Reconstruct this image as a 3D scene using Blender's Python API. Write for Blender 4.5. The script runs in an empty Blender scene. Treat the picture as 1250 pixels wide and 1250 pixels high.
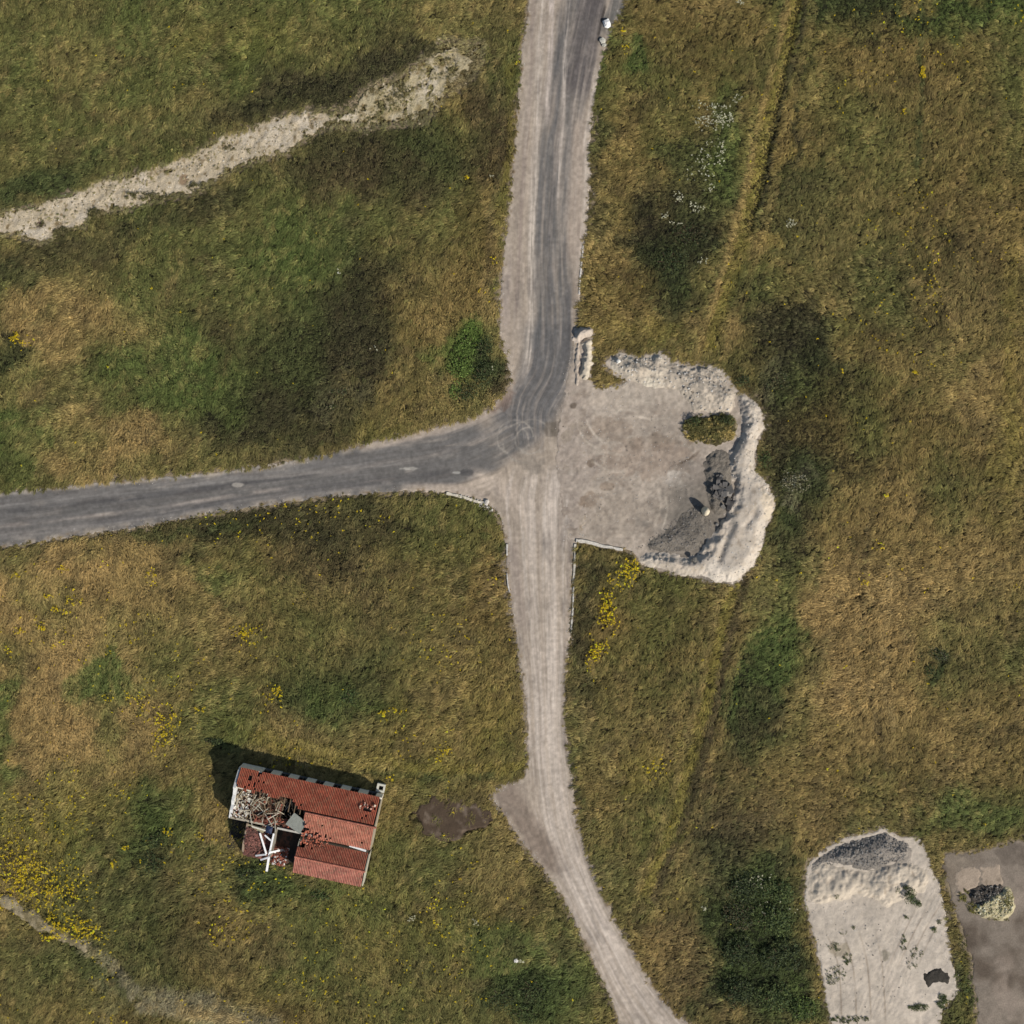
import bpy, math, random
import numpy as np
from mathutils import Vector, Matrix
random.seed(7); rng = np.random.default_rng(11)
sc = bpy.context.scene
# ------------------------------------------------------------------ camera, world, sun
HC = 150.0
cam = bpy.data.objects.new('camera', bpy.data.cameras.new('camera'))
sc.collection.objects.link(cam); sc.camera = cam
cam.location = (0, 0, HC); cam.rotation_euler = (0, 0, 0)
cam.data.sensor_width = 36; cam.data.lens = 18.0 / (62.5 / HC)
cam.data.clip_end = 6000; cam.data.clip_start = 1
SX, SY, ELEV = 0.75, -0.66, math.radians(36)          # horizontal direction towards the sun (south-east)
w = bpy.data.worlds.new('World'); sc.world = w; w.use_nodes = True
nt = w.node_tree; sky = nt.nodes.new('ShaderNodeTexSky'); sky.sky_type = 'NISHITA'; sky.sun_disc = False
sky.sun_elevation = ELEV; sky.sun_rotation = math.atan2(SX, SY)
nt.links.new(sky.outputs[0], nt.nodes['Background'].inputs[0]); nt.nodes['Background'].inputs[1].default_value = 0.082
sl = bpy.data.lights.new('sun', 'SUN'); sl.energy = 4.35; sl.angle = math.radians(0.5); sl.color = (1, 0.955, 0.89)
so = bpy.data.objects.new('sun', sl); sc.collection.objects.link(so)
hl = math.hypot(SX, SY); d = Vector((SX / hl * math.cos(ELEV), SY / hl * math.cos(ELEV), math.sin(ELEV)))
so.rotation_euler = d.to_track_quat('Z', 'Y').to_euler(); so.location = (60, -60, 80)
sc.view_settings.view_transform = 'Standard'; sc.view_settings.look = 'None'
sc.view_settings.exposure = 0.0; sc.view_settings.gamma = 1.0
sc.render.engine = 'CYCLES'

# ------------------------------------------------------------------ helpers
def P(px, py, z=0.0):
    f = (HC - z) / HC * 0.1
    return ((px - 625) * f, (625 - py) * f)
def lin(c):
    c = np.asarray(c, float) / 255.0
    return np.where(c <= 0.04045, c / 12.92, ((c + 0.055) / 1.055) ** 2.4)
def sstep(a, b, x):
    t = np.clip((x - a) / (b - a), 0, 1); return t * t * (3 - 2 * t)
def vn(x, y, seed=0):
    xi = np.floor(x); yi = np.floor(y); fx = x - xi; fy = y - yi
    u = fx * fx * (3 - 2 * fx); v = fy * fy * (3 - 2 * fy)
    xi = xi.astype(np.int64); yi = yi.astype(np.int64)
    def h(i, j):
        n = (i * 374761393 + j * 668265263 + seed * 144269504) & 0xffffffff
        n = ((n ^ (n >> 13)) * 1274126177) & 0xffffffff
        n = ((n ^ (n >> 15)) * 2246822519) & 0xffffffff
        return ((n ^ (n >> 16)) & 0xffff) / 65535.0
    return (h(xi, yi) * (1 - u) + h(xi + 1, yi) * u) * (1 - v) + (h(xi, yi + 1) * (1 - u) + h(xi + 1, yi + 1) * u) * v
def fbm(x, y, scale, octv=4, seed=0, rough=0.55):
    x = np.asarray(x, float) / scale; y = np.asarray(y, float) / scale
    s = 0; a = 1; t = 0
    for k in range(octv):
        s = s + a * (vn(x * 2 ** k + 17.3 * k, y * 2 ** k - 9.1 * k, seed + k) * 2 - 1); t += a; a *= rough
    return s / t * 1.6
def spline(pts, closed=True, n=5):
    pts = [np.array(p, float) for p in pts]; N = len(pts); out = []
    for i in range(N if closed else N - 1):
        if closed: a, b, c, d_ = pts[i - 1], pts[i], pts[(i + 1) % N], pts[(i + 2) % N]
        else: a, b, c, d_ = pts[max(i - 1, 0)], pts[i], pts[i + 1], pts[min(i + 2, N - 1)]
        for k in range(n):
            t = k / n
            out.append(0.5 * ((2 * b) + (c - a) * t + (2 * a - 5 * b + 4 * c - d_) * t * t + (3 * b - a - 3 * c + d_) * t ** 3))
    if not closed: out.append(pts[-1])
    return np.array(out)
def sdpoly(x, y, poly):
    """signed distance, positive inside"""
    sh = x.shape; x = x.ravel(); y = y.ravel(); d2 = np.full(x.shape, 1e18); ins = np.zeros(x.shape, bool)
    for i in range(len(poly)):
        ax, ay = poly[i - 1]; bx, by = poly[i]; ex, ey = bx - ax, by - ay
        l2 = ex * ex + ey * ey + 1e-12
        t = np.clip(((x - ax) * ex + (y - ay) * ey) / l2, 0, 1)
        d2 = np.minimum(d2, (x - ax - t * ex) ** 2 + (y - ay - t * ey) ** 2)
        c = (ay > y) != (by > y)
        ins ^= c & (x < (bx - ax) * (y - ay) / (by - ay + 1e-12) + ax)
    return (np.sqrt(d2) * np.where(ins, 1, -1)).reshape(sh)
def dline(x, y, pl):
    """distance to polyline, signed lateral, arc length"""
    sh = x.shape; x = x.ravel(); y = y.ravel(); best = np.full(x.shape, 1e18); lat = np.zeros(x.shape); arc = np.zeros(x.shape); s = 0
    for i in range(len(pl) - 1):
        ax, ay = pl[i]; bx, by = pl[i + 1]; ex, ey = bx - ax, by - ay; l = math.hypot(ex, ey) + 1e-9
        t = np.clip(((x - ax) * ex + (y - ay) * ey) / (l * l), 0, 1)
        dd = (x - ax - t * ex) ** 2 + (y - ay - t * ey) ** 2
        m = dd < best
        best = np.where(m, dd, best); lat = np.where(m, ((x - ax) * ey - (y - ay) * ex) / l, lat); arc = np.where(m, s + t * l, arc); s += l
    return np.sqrt(best).reshape(sh), lat.reshape(sh), arc.reshape(sh)
def W(pts): return [P(*p) for p in pts]
class Acc:
    """collects vertices, faces and one colour per vertex; build() links ONE mesh object"""
    def __init__(s): s.v = []; s.f = []; s.c = []
    def add(s, vs, fs, col=(150, 150, 150)):
        o = len(s.v); s.v += [tuple(q) for q in vs]; s.f += [tuple(i + o for i in f) for f in fs]
        s.c += [tuple(col)] * len(vs)
    def box(s, c, size, rot=None, col=(150, 150, 150), jit=0):
        R = rot if rot is not None else Matrix.Identity(3); c = Vector(c); hx, hy, hz = [q / 2 for q in size]
        vs = [c + R @ Vector((x * hx + random.uniform(-jit, jit), y * hy + random.uniform(-jit, jit), z * hz + random.uniform(-jit, jit))) for x in (-1, 1) for y in (-1, 1) for z in (-1, 1)]
        s.add(vs, [(0, 1, 3, 2), (4, 6, 7, 5), (0, 4, 5, 1), (2, 3, 7, 6), (0, 2, 6, 4), (1, 5, 7, 3)], col)
    def prism(s, poly, axis, a, b, col=(150, 150, 150)):
        """poly of (p,q) in the plane across axis, extruded a..b"""
        n = len(poly)
        def mk(p, q, t): return (t, p, q) if axis == 0 else ((p, t, q) if axis == 1 else (p, q, t))
        vs = [mk(p, q, a) for p, q in poly] + [mk(p, q, b) for p, q in poly]
        s.add(vs, [tuple(range(n))[::-1], tuple(range(n, 2 * n))] + [(i, (i + 1) % n, (i + 1) % n + n, i + n) for i in range(n)], col)
    def rock(s, c, r, col, flat=0.7, seg=6):
        c = Vector(c); vs = []; a0 = random.random() * 6.28
        for k, (zz, rr) in enumerate(((-0.9, 0.6), (-0.1, 1.0), (0.6, 0.75))):
            for i in range(seg):
                a = a0 + k * 0.5 + i * 6.283 / seg; q = r * rr * random.uniform(0.7, 1.15)
                vs.append(c + Vector((math.cos(a) * q, math.sin(a) * q, zz * r * flat * random.uniform(0.8, 1.15))))
        vs += [c + Vector((0, 0, r * flat * 0.85))]
        fs = [(k * seg + i, k * seg + (i + 1) % seg, (k + 1) * seg + (i + 1) % seg, (k + 1) * seg + i) for k in range(2) for i in range(seg)]
        fs += [(2 * seg + i, 2 * seg + (i + 1) % seg, 3 * seg) for i in range(seg)]
        s.add(vs, fs, col)
    def build(s, name, mat, parent=None, smooth=False, **kw):
        me = bpy.data.meshes.new(name); me.from_pydata(s.v, [], s.f)
        at = me.color_attributes.new('tint', 'FLOAT_COLOR', 'POINT')
        c = np.ones((len(s.v), 4)); c[:, :3] = lin(np.array(s.c)); at.data.foreach_set('color', c.ravel().astype(np.float32))
        me.materials.append(mat)
        if smooth: me.polygons.foreach_set('use_smooth', [True] * len(me.polygons))
        me.update(); return link(name, me, parent, **kw)
def link(name, me, parent=None, loc=None, rz=None, **kw):
    o = bpy.data.objects.new(name, me); sc.collection.objects.link(o)
    if parent: o.parent = parent
    if loc: o.location = loc
    if rz is not None: o.rotation_euler[2] = rz
    for k, v in kw.items(): o[k] = v
    return o
def thing(name, label, cat, loc=(0, 0, 0), rz=0, group=None):
    o = link(name, None, loc=loc, rz=rz, label=label, category=cat)
    if group: o['group'] = group
    return o
def mat(name, scale=6, amt=0.35, bump=0.3, bscale=12, rough=0.95, sub=0.0, spec=0.2, detail=6, lo=None, inst=False, dist=0.05):
    m = bpy.data.materials.new(name); m.use_nodes = True; t = m.node_tree; N = t.nodes; L = t.links
    b = N['Principled BSDF']; b.inputs['Roughness'].default_value = rough; b.inputs['Specular IOR Level'].default_value = spec
    a = N.new('ShaderNodeAttribute'); a.attribute_name = 'tint'
    tc = N.new('ShaderNodeTexCoord')
    n1 = N.new('ShaderNodeTexNoise'); n1.inputs['Scale'].default_value = scale; n1.inputs['Detail'].default_value = detail; n1.inputs['Roughness'].default_value = 0.65
    L.new(tc.outputs['Object'], n1.inputs['Vector'])
    r = N.new('ShaderNodeMapRange'); r.inputs[1].default_value = 0.3; r.inputs[2].default_value = 0.7
    r.inputs[3].default_value = 1 - amt; r.inputs[4].default_value = 1 + amt; L.new(n1.outputs[0], r.inputs[0])
    mx = N.new('ShaderNodeVectorMath'); mx.operation = 'SCALE'; L.new(a.outputs['Color'], mx.inputs[0]); L.new(r.outputs[0], mx.inputs['Scale'])
    L.new(mx.outputs[0], b.inputs['Base Color'])
    if bump:
        n2 = N.new('ShaderNodeTexNoise'); n2.inputs['Scale'].default_value = bscale; n2.inputs['Detail'].default_value = 5; L.new(tc.outputs['Object'], n2.inputs['Vector'])
        bp = N.new('ShaderNodeBump'); bp.inputs['Strength'].default_value = bump; bp.inputs['Distance'].default_value = dist
        L.new(n2.outputs[0], bp.inputs['Height']); L.new(bp.outputs[0], b.inputs['Normal'])
    return m
def leaf_mat(name, k=1.0):
    m = bpy.data.materials.new(name); m.use_nodes = True; t = m.node_tree; N = t.nodes; L = t.links
    b = N['Principled BSDF']; b.inputs['Roughness'].default_value = 0.75; b.inputs['Specular IOR Level'].default_value = 0.25
    a = N.new('ShaderNodeAttribute'); a.attribute_name = 'col'; a.attribute_type = 'INSTANCER'
    g = N.new('ShaderNodeAttribute'); g.attribute_name = 'tint'
    mx = N.new('ShaderNodeVectorMath'); mx.operation = 'MULTIPLY'; L.new(a.outputs['Color'], mx.inputs[0]); L.new(g.outputs['Color'], mx.inputs[1])
    s2 = N.new('ShaderNodeVectorMath'); s2.operation = 'SCALE'; s2.inputs['Scale'].default_value = k; L.new(mx.outputs[0], s2.inputs[0])
    L.new(s2.outputs[0], b.inputs['Base Color'])
    tr = N.new('ShaderNodeBsdfTranslucent'); L.new(s2.outputs[0], tr.inputs['Color'])
    ms = N.new('ShaderNodeMixShader'); ms.inputs[0].default_value = 0.25
    L.new(b.outputs[0], ms.inputs[1]); L.new(tr.outputs[0], ms.inputs[2]); L.new(ms.outputs[0], N['Material Output'].inputs[0])
    return m

# ------------------------------------------------------------------ outlines, in photo coordinates (10 units = 1 m)
ROAD = spline(W([(645,-160),(645,0),(638,60),(633,130),(627,200),(619,280),(612,350),(611,400),(619,440),(624,465),(610,488),(590,503),(560,515),(500,530),(430,547),(380,558),(300,572),(200,583),(100,592),(0,602),(-170,612),
  (-170,690),(0,668),(100,652),(200,637),(300,619),(400,606),(480,600),(530,599),(562,604),(590,612),(608,626),(616,655),(619,700),(626,750),(634,800),(641,850),(644,900),(642,945),(622,955),(600,971),(615,992),(640,1030),(668,1067),(700,1120),(728,1180),(757,1250),(800,1400),
  (960,1400),(880,1290),(846,1254),(828,1240),(808,1218),(786,1184),(760,1140),(736,1090),(716,1040),(704,990),(698,950),(692,900),(690,850),(693,800),(697,750),(699,700),(701,668),(712,640),(716,560),(714,490),(708,460),(704,430),(705,400),(707,370),(711,335),(714,300),(718,260),(720,220),(719,180),(724,140),(729,100),(737,66),(748,35),(764,0),(830,-160)]), True, 4)
YARD = spline(W([(690,650),(703,657),(735,664),(772,672),(785,688),(830,701),(880,711),(896,712),(913,697),(924,680),(933,652),(945,614),(933,588),(921,570),(923,543),(932,518),(924,496),(906,482),(893,468),(879,450),(842,446),(818,441),(806,429),(782,436),(757,431),(741,443),(752,456),(768,466),(748,474),(735,476),(722,466),(722,440),(725,410),(714,400),(702,404),(700,430),(690,470),(680,560)]), True, 4)
LOT = spline(W([(987,1066),(993,1050),(1006,1040),(1025,1029),(1048,1022),(1068,1019),(1081,1013),(1100,1024),(1122,1026),(1134,1046),(1139,1066),(1148,1083),(1153,1110),(1157,1135),(1161,1162),(1164,1190),(1167,1213),(1156,1222),(1150,1233),(1145,1262),(1130,1300),(1040,1300),(1014,1243),(1006,1203),(995,1143),(984,1099)]), True, 4)
SLAB = spline(W([(1157,1046),(1180,1042),(1206,1037),(1230,1030),(1250,1026),(1420,1000),(1420,1400),(1200,1400),(1194,1240),(1190,1200),(1184,1160),(1172,1125),(1162,1090)]), True, 3)
CHALK = spline(W([(-150,290),(0,260),(50,248),(100,232),(130,217),(180,206),(230,188),(260,170),(310,155),(345,141),(395,136),(428,133),(440,116),(452,105),(482,95),(512,78),(525,60),(545,46),(570,52),(592,48),(590,72),(578,98),(552,114),(530,135),(515,152),(480,152),(440,160),(412,156),(380,166),(350,186),(300,201),(270,216),(240,233),(200,241),(150,256),(112,259),(100,276),(75,281),(65,292),(40,296),(0,286),(-150,320)]), True, 3)
PATHL = spline(W([(-100,1045),(0,1088),(35,1108),(70,1130),(105,1152),(104,1160),(62,1143),(30,1122),(0,1103),(-100,1060)]), True, 3)
PATCH = spline(W([(500,995),(520,978),(545,972),(575,978),(600,993),(604,1003),(570,1016),(540,1023),(515,1010)]), True, 3)
POLYS = [ROAD, YARD, LOT, SLAB, CHALK]
def sd_all(x, y):
    s = sdpoly(x, y, ROAD)
    for p in POLYS[1:]: s = np.maximum(s, sdpoly(x, y, p))
    return s
OB = P(295, 930); BA = math.radians(-12.1)
def bloc(u, v): c, s = math.cos(BA), math.sin(BA); return (OB[0] + u * c + v * s, OB[1] + u * s - v * c)
FOOT = [bloc(.3, 0), bloc(17.8, 0), bloc(17.8, 10.9), bloc(9.2, 10.9), bloc(9.0, 10.9), bloc(3, 10.6), bloc(2.6, 6.6), bloc(.3, 6.3)]
def Hlow(x, y):
    return 0.35 * fbm(x, y, 22, 2, 5) * sstep(0, 1, 1)
def Hgrass(x, y, sd, det=True):
    r = sstep(0.0, 1.2, -sd) * (1 - sstep(1.0, -0.5, -sdpoly(x, y, FOOT)) )
    # wheel track sunk in the eastern field
    dl, lat, arc = dline(x, y, TRACK); r2 = 0.16 * np.exp(-(dl / 0.45) ** 2)
    z = Hlow(x, y) + r * (0.10 * fbm(x, y, 2.2, 3, 31) + .07 * fbm(x, y, .8, 2, 35) + 0.05) - r2 * r
    dh, _, _ = dline(x, y, DITCH); z = z - 0.3 * np.exp(-(dh / 0.5) ** 2) * r
    return z - 0.16 * sstep(0.05, 0.5, sd)
TRACK = spline(W([(985,-150),(976,0),(955,100),(937,200),(918,280)]), False, 4)
DITCH = spline(W([(-60,1050),(10,1085),(50,1105),(85,1128),(115,1150)]), False, 4)

# ------------------------------------------------------------------ grass colour map (albedo driven): base + regions
C = dict(olive=(93,89,51), green=(75,86,43), dgreen=(56,64,36), dark=(60,57,37), dbrown=(72,62,42), tan=(140,118,75), straw=(150,132,90), brown=(104,89,51), ygreen=(112,102,50), bright=(80,100,44), rust=(102,86,49), grey=(120,112,88))
BL = [ # cx, cy, rx, ry, rot(deg, image), colour, strength
 (150,60,260,90,-5,'green',.45),(100,110,150,60,-10,'olive',.5),(330,30,160,40,0,'olive',.6),
 (400,105,150,24,-17,'dark',.9),(300,125,70,22,-15,'dark',.6),(480,190,150,50,0,'dark',.75),(480,215,90,40,0,'dbrown',.6),(400,300,80,45,0,'green',.6),
 (370,320,60,40,20,'green',.6),(40,225,70,26,-15,'dgreen',.8),(60,320,80,30,0,'dark',.5),(150,285,60,22,-15,'dark',.5),(250,245,60,20,-25,'dark',.5),(540,165,40,30,0,'dark',.6),
 (390,430,92,80,0,'dark',.95),(440,345,50,70,10,'dark',.85),(310,505,55,50,0,'dark',.85),(370,520,90,30,0,'dark',.6),(270,400,40,40,0,'dbrown',.5),
 (200,450,80,55,-15,'green',.75),(250,470,50,50,0,'green',.5),(20,530,45,50,0,'green',.75),(10,350,40,30,0,'dgreen',.5),(150,380,60,40,0,'olive',.5),
 (110,545,75,28,0,'tan',.8),(60,400,70,35,-20,'tan',.6),(130,400,35,35,0,'tan',.5),(180,560,60,15,0,'tan',.4),(20,385,40,15,0,'tan',.7),(30,465,30,40,30,'tan',.5),
 (15,420,22,24,0,'dark',.9),(40,260,60,16,0,'dbrown',.3),(290,60,60,30,0,'ygreen',.3),(480,60,50,30,0,'dark',.5),
 (525,330,60,90,0,'brown',.4),(540,400,60,60,0,'brown',.5),(550,350,30,60,0,'rust',.5),(590,250,25,120,5,'rust',.65),(597,330,12,100,2,'tan',.5),(600,130,20,90,5,'dbrown',.7),(565,130,25,40,0,'rust',.4),(500,490,60,35,0,'rust',.5),(420,480,26,18,0,'grey',.2),
 (566,442,26,42,15,'bright',.9),(592,462,22,30,0,'dgreen',.9),(612,470,10,26,25,'dbrown',.7),(440,530,60,12,-10,'ygreen',.4),
 # south-west
 (330,630,120,34,-5,'dark',.75),(430,655,80,45,0,'dark',.65),(300,614,110,12,-8,'dark',.6),(390,700,70,40,0,'dbrown',.5),(150,655,170,14,-9,'dgreen',.6),
 (75,760,95,120,0,'tan',.85),(100,900,110,80,-40,'tan',.7),(215,740,70,80,0,'tan',.5),(140,690,120,30,-8,'tan',.5),(60,850,60,50,0,'tan',.5),(30,830,60,40,0,'tan',.5),
 (8,880,20,60,0,'green',.9),(108,835,26,22,0,'green',.7),(125,870,20,60,0,'green',.5),(260,700,15,35,0,'green',.6),(420,840,80,45,0,'dgreen',.65),(430,850,40,30,0,'green',.7),(250,880,60,25,0,'green',.4),
 (560,700,80,70,0,'brown',.6),(480,760,90,80,0,'olive',.4),(600,720,25,120,0,'rust',.5),(610,650,14,40,0,'dgreen',.6),(540,860,80,60,0,'ygreen',.35),(610,880,30,60,0,'ygreen',.5),(520,940,80,25,3,'ygreen',.5),(360,905,90,8,12,'ygreen',.6),(360,922,80,6,12,'straw',.3),(380,865,80,20,10,'tan',.4),
 (190,1030,30,60,0,'dgreen',.8),(215,1010,50,40,0,'green',.6),(150,1000,40,60,0,'brown',.4),(50,1000,70,60,0,'ygreen',.6),(40,960,50,40,0,'tan',.4),(250,1060,60,30,0,'olive',.6),(280,1010,18,40,0,'tan',.5),(310,1065,30,22,0,'dgreen',.8),(345,1075,60,20,0,'green',.5),
 (440,1100,60,20,0,'green',.6),(380,1130,120,50,0,'olive',.5),(180,1120,80,35,0,'dark',.5),(90,1180,60,30,0,'dgreen',.5),(30,1190,60,60,0,'olive',.7),(250,1130,120,25,0,'brown',.4),(210,1170,90,30,0,'dark',.4),(270,1235,70,18,5,'grey',.75),(150,1185,24,14,50,'grey',.5),(180,1225,60,12,10,'grey',.35),(400,1215,90,40,0,'brown',.4),
 (500,1120,90,70,0,'ygreen',.3),(635,1215,62,42,0,'dgreen',.95),(610,1150,60,40,0,'green',.6),(690,1200,40,50,0,'green',.5),(560,1040,80,40,0,'olive',.5),(520,990,90,12,0,'brown',.4),
 # north-east
 (830,80,80,80,0,'brown',.55),(800,200,40,60,0,'brown',.5),(755,60,14,60,10,'green',.95),(752,20,16,30,10,'dgreen',.6),(735,250,16,50,0,'dark',.5),(738,170,20,30,0,'dgreen',.5),(825,290,48,55,0,'dark',.95),(820,335,42,50,0,'dgreen',.7),(860,210,45,60,0,'dgreen',.6),(885,150,24,70,5,'green',.7),(835,385,40,25,0,'dark',.4),
 (760,350,50,50,0,'rust',.6),(790,405,70,20,0,'ygreen',.45),(880,390,20,60,12,'tan',.55),(905,300,18,90,10,'tan',.5),(925,210,18,90,8,'ygreen',.5),(955,90,14,110,8,'ygreen',.55),(940,120,14,60,8,'tan',.3),(960,110,5,90,9,'dark',.8),(938,215,5,70,9,'dark',.7),(985,105,18,30,0,'tan',.6),
 (1100,8,150,22,0,'dgreen',.85),(1180,15,90,24,0,'green',.8),(1030,25,70,24,0,'dgreen',.6),(1100,60,120,50,0,'brown',.5),(970,250,50,50,0,'dgreen',.5),(1060,250,90,120,20,'olive',.35),(1180,260,100,60,0,'brown',.5),(1150,340,120,60,0,'dbrown',.4),(1040,300,80,50,-20,'olive',.4),
 (965,410,62,50,0,'dark',.9),(985,470,60,60,0,'dark',.85),(985,540,55,60,0,'dark',.85),(975,600,45,50,0,'dgreen',.8),(972,660,36,48,0,'dark',.85),(955,640,30,60,0,'dgreen',.5),(945,465,20,14,0,'grey',.4),(968,590,20,20,0,'grey',.65),(1020,470,50,40,0,'dgreen',.5),(1090,465,40,20,0,'green',.5),
 (1160,500,90,70,0,'brown',.6),(1190,420,80,80,0,'olive',.4),(1235,500,20,250,0,'ygreen',.4),(1195,465,50,30,0,'tan',.45),(1060,520,80,60,0,'brown',.5),
 # south-east
 (1085,700,120,110,10,'tan',.55),(1090,790,110,90,0,'tan',.75),(1010,780,50,90,15,'tan',.4),(1190,680,80,50,0,'tan',.45),(1050,880,110,70,0,'tan',.4),(1180,850,90,90,0,'brown',.6),(1200,780,80,80,0,'olive',.35),(1100,650,90,50,0,'brown',.5),
 (960,770,28,90,18,'green',.85),(925,860,30,60,10,'dgreen',.75),(950,710,30,40,0,'green',.5),(930,820,28,50,10,'green',.6),
 (770,760,60,70,0,'rust',.7),(800,730,70,40,0,'rust',.4),(720,760,12,120,0,'dark',.7),(712,900,10,90,0,'dgreen',.5),(820,800,60,60,0,'brown',.4),(760,870,60,60,0,'olive',.3),(715,860,10,50,0,'tan',.5),
 (868,830,10,130,8,'ygreen',.75),(850,900,12,80,12,'ygreen',.6),(884,830,6,120,8,'dbrown',.5),(826,985,14,60,16,'ygreen',.7),(845,985,10,70,14,'dbrown',.6),(800,930,22,20,0,'ygreen',.6),(890,980,60,60,0,'dbrown',.5),(905,950,50,20,0,'ygreen',.2),
 (860,1040,35,60,10,'dbrown',.8),(880,1030,30,40,0,'dark',.7),(812,1110,18,55,15,'tan',.75),(835,1080,20,50,0,'tan',.5),(800,1170,40,60,20,'brown',.6),(840,1180,40,50,0,'dbrown',.5),(760,1010,40,60,0,'brown',.5),(740,1060,40,30,0,'grey',.2),
 (925,1120,52,70,0,'dgreen',.95),(900,1190,32,50,0,'dgreen',.95),(950,1200,55,60,0,'dgreen',.9),(925,1075,50,40,0,'dgreen',.7),(975,1230,30,40,0,'green',.7),(955,1120,20,90,0,'green',.3),
 (1100,960,160,50,0,'brown',.5),(1190,1005,70,22,0,'green',.65),(1040,1000,60,18,0,'dbrown',.4),(1165,1020,20,12,0,'green',.5),(1173,1110,10,60,5,'rust',.5),(1182,1200,12,60,0,'dgreen',.6),(1010,960,60,60,0,'brown',.4),(1145,800,20,16,0,'dark',.9),(1135,820,16,16,0,'dgreen',.8)]
TA = [(980,-60),(974,20),(962,70),(948,120),(937,180),(925,240),(906,310),(886,370),(870,420)]; TB = [(905,690),(885,760),(868,830),(852,900),(832,970),(815,1020),(792,1085)]
TRK = [(TA, 17, 8, 'olive', .5), (TB, 16, 2, 'olive', .5), (TA, 9, 4, 'ygreen', .75), (TA, 4, 14, 'tan', .6), (TA, 3, -7, 'dark', .0), (TA[:6], 3, -9, 'dark', .9), (TA, 6, -18, 'tan', .35), (TB, 7, 0, 'ygreen', .85), (TB, 4, 11, 'tan', .35), (TB, 5, -12, 'dbrown', .75), (TB, 4, -24, 'tan', .3),
  ([(1062,640),(1054,740),(1060,830),(1085,940)], 3, 0, 'dbrown', .45), ([(1120,620),(1114,700),(1108,780)], 3, 0, 'dbrown', .4), ([(1090,690),(1080,800),(1088,880)], 5, 0, 'straw', .3),
  ([(320,893),(370,905),(420,920),(480,932),(560,936),(640,932)], 5, 0, 'ygreen', .7), ([(330,900),(400,922),(470,942)], 3, -8, 'straw', .3), ([(440,940),(520,947),(600,945)], 4, 0, 'dgreen', .4),
  ([(105,1152),(130,1168),(150,1188),(165,1204)], 7, 0, 'grey', .85), ([(180,1216),(230,1222),(280,1236),(330,1252)], 16, 0, 'grey', .75), ([(225,1228),(300,1248)], 7, 0, 'straw', .8),
  ([(1128,-10),(1124,60),(1126,120),(1122,200)], 3, 0, 'dgreen', .5), ([(1238,300),(1232,420),(1240,560)], 8, 0, 'ygreen', .4), ([(606,60),(612,160),(603,250),(596,340)], 5, 0, 'dbrown', .5), ([(624,80),(622,180),(610,270)], 5, 0, 'ygreen', .5),
  ([(0,330),(60,300),(140,280),(240,250),(300,230)], 8, 0, 'dark', .35), ([(60,178),(200,150),(330,110),(400,70)], 6, 0, 'straw', .15), ([(120,130),(170,140),(250,110)], 9, 0, 'tan', .3)]
def smallnoise(x, y): return fbm(x, y, 1.6, 3, 77)
def grass_col(x, y):
    px = x * 10 + 625; py = 625 - y * 10
    wx = px + 34 * fbm(x, y, 5.5, 5, 101); wy = py + 34 * fbm(x, y, 5.5, 5, 151)
    def cc(n): return np.array(C[n], float)
    e = sstep(560, 760, px)[:, None]; s = sstep(520, 700, py)[:, None]
    col = cc('olive') * (1 - e) * (1 - s) + (cc('brown') * .6 + cc('olive') * .4) * (e * (1 - s)) + (cc('brown') * .55 + cc('olive') * .45) * s
    heath = np.zeros(len(px))
    n1 = fbm(x, y, 9, 5, 201)[:, None]; n2 = fbm(x, y, 2.2, 3, 251)[:, None]
    for cx, cy, rx, ry, rot, c, st in BL:
        a = math.radians(rot); dx = wx - cx; dy = wy - cy
        q = np.hypot((dx * math.cos(a) + dy * math.sin(a)) / rx, (-dx * math.sin(a) + dy * math.cos(a)) / ry)
        k = st * sstep(1.4, 0.55, q); col = col * (1 - k[:, None]) + cc(c) * k[:, None]
        if c in ('dark', 'dgreen', 'bright'): heath = np.maximum(heath, k)
        elif c in ('tan', 'straw', 'ygreen'): heath = heath * (1 - k * .7)
    g = np.clip(n1 * .55, 0, .45); t = np.clip(-n1 * .5, 0, .35) * (1 - heath[:, None])
    col = col * (1 - g) + cc('green') * g; col = col * (1 - t) + cc('tan') * t
    d_ = np.clip(n2 - .25, 0, .5) * .7; col = col * (1 - d_) + cc('dbrown') * d_
    for pts, hw, off, c, st in TRK:
        pl = spline(W(pts), False, 3); m = (x > pl[:, 0].min() - 4) & (x < pl[:, 0].max() + 4) & (y > pl[:, 1].min() - 4) & (y < pl[:, 1].max() + 4)
        if not m.any(): continue
        d_, lat, arc = dline(x[m], y[m], pl); q = np.abs(lat - off / 10) + np.where(d_ > np.abs(lat) + .5, 9, 0) + .25 * fbm(x[m], y[m], 1.2, 2, 960)
        k = np.zeros(len(x)); k[m] = st * sstep(hw / 10 * 1.5, hw / 10 * .5, q) * np.clip(1 + .4 * fbm(x[m], y[m], 2.5, 2, 965), 0, 1.2); k = np.clip(k, 0, 1)
        col = mixc(col, cc(c), k); heath = heath * (1 - .7 * k)
    grass_col.tan = np.clip((col[:, 0] - 104) / 34, 0, 1) * (1 - heath)
    return col, heath

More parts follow.
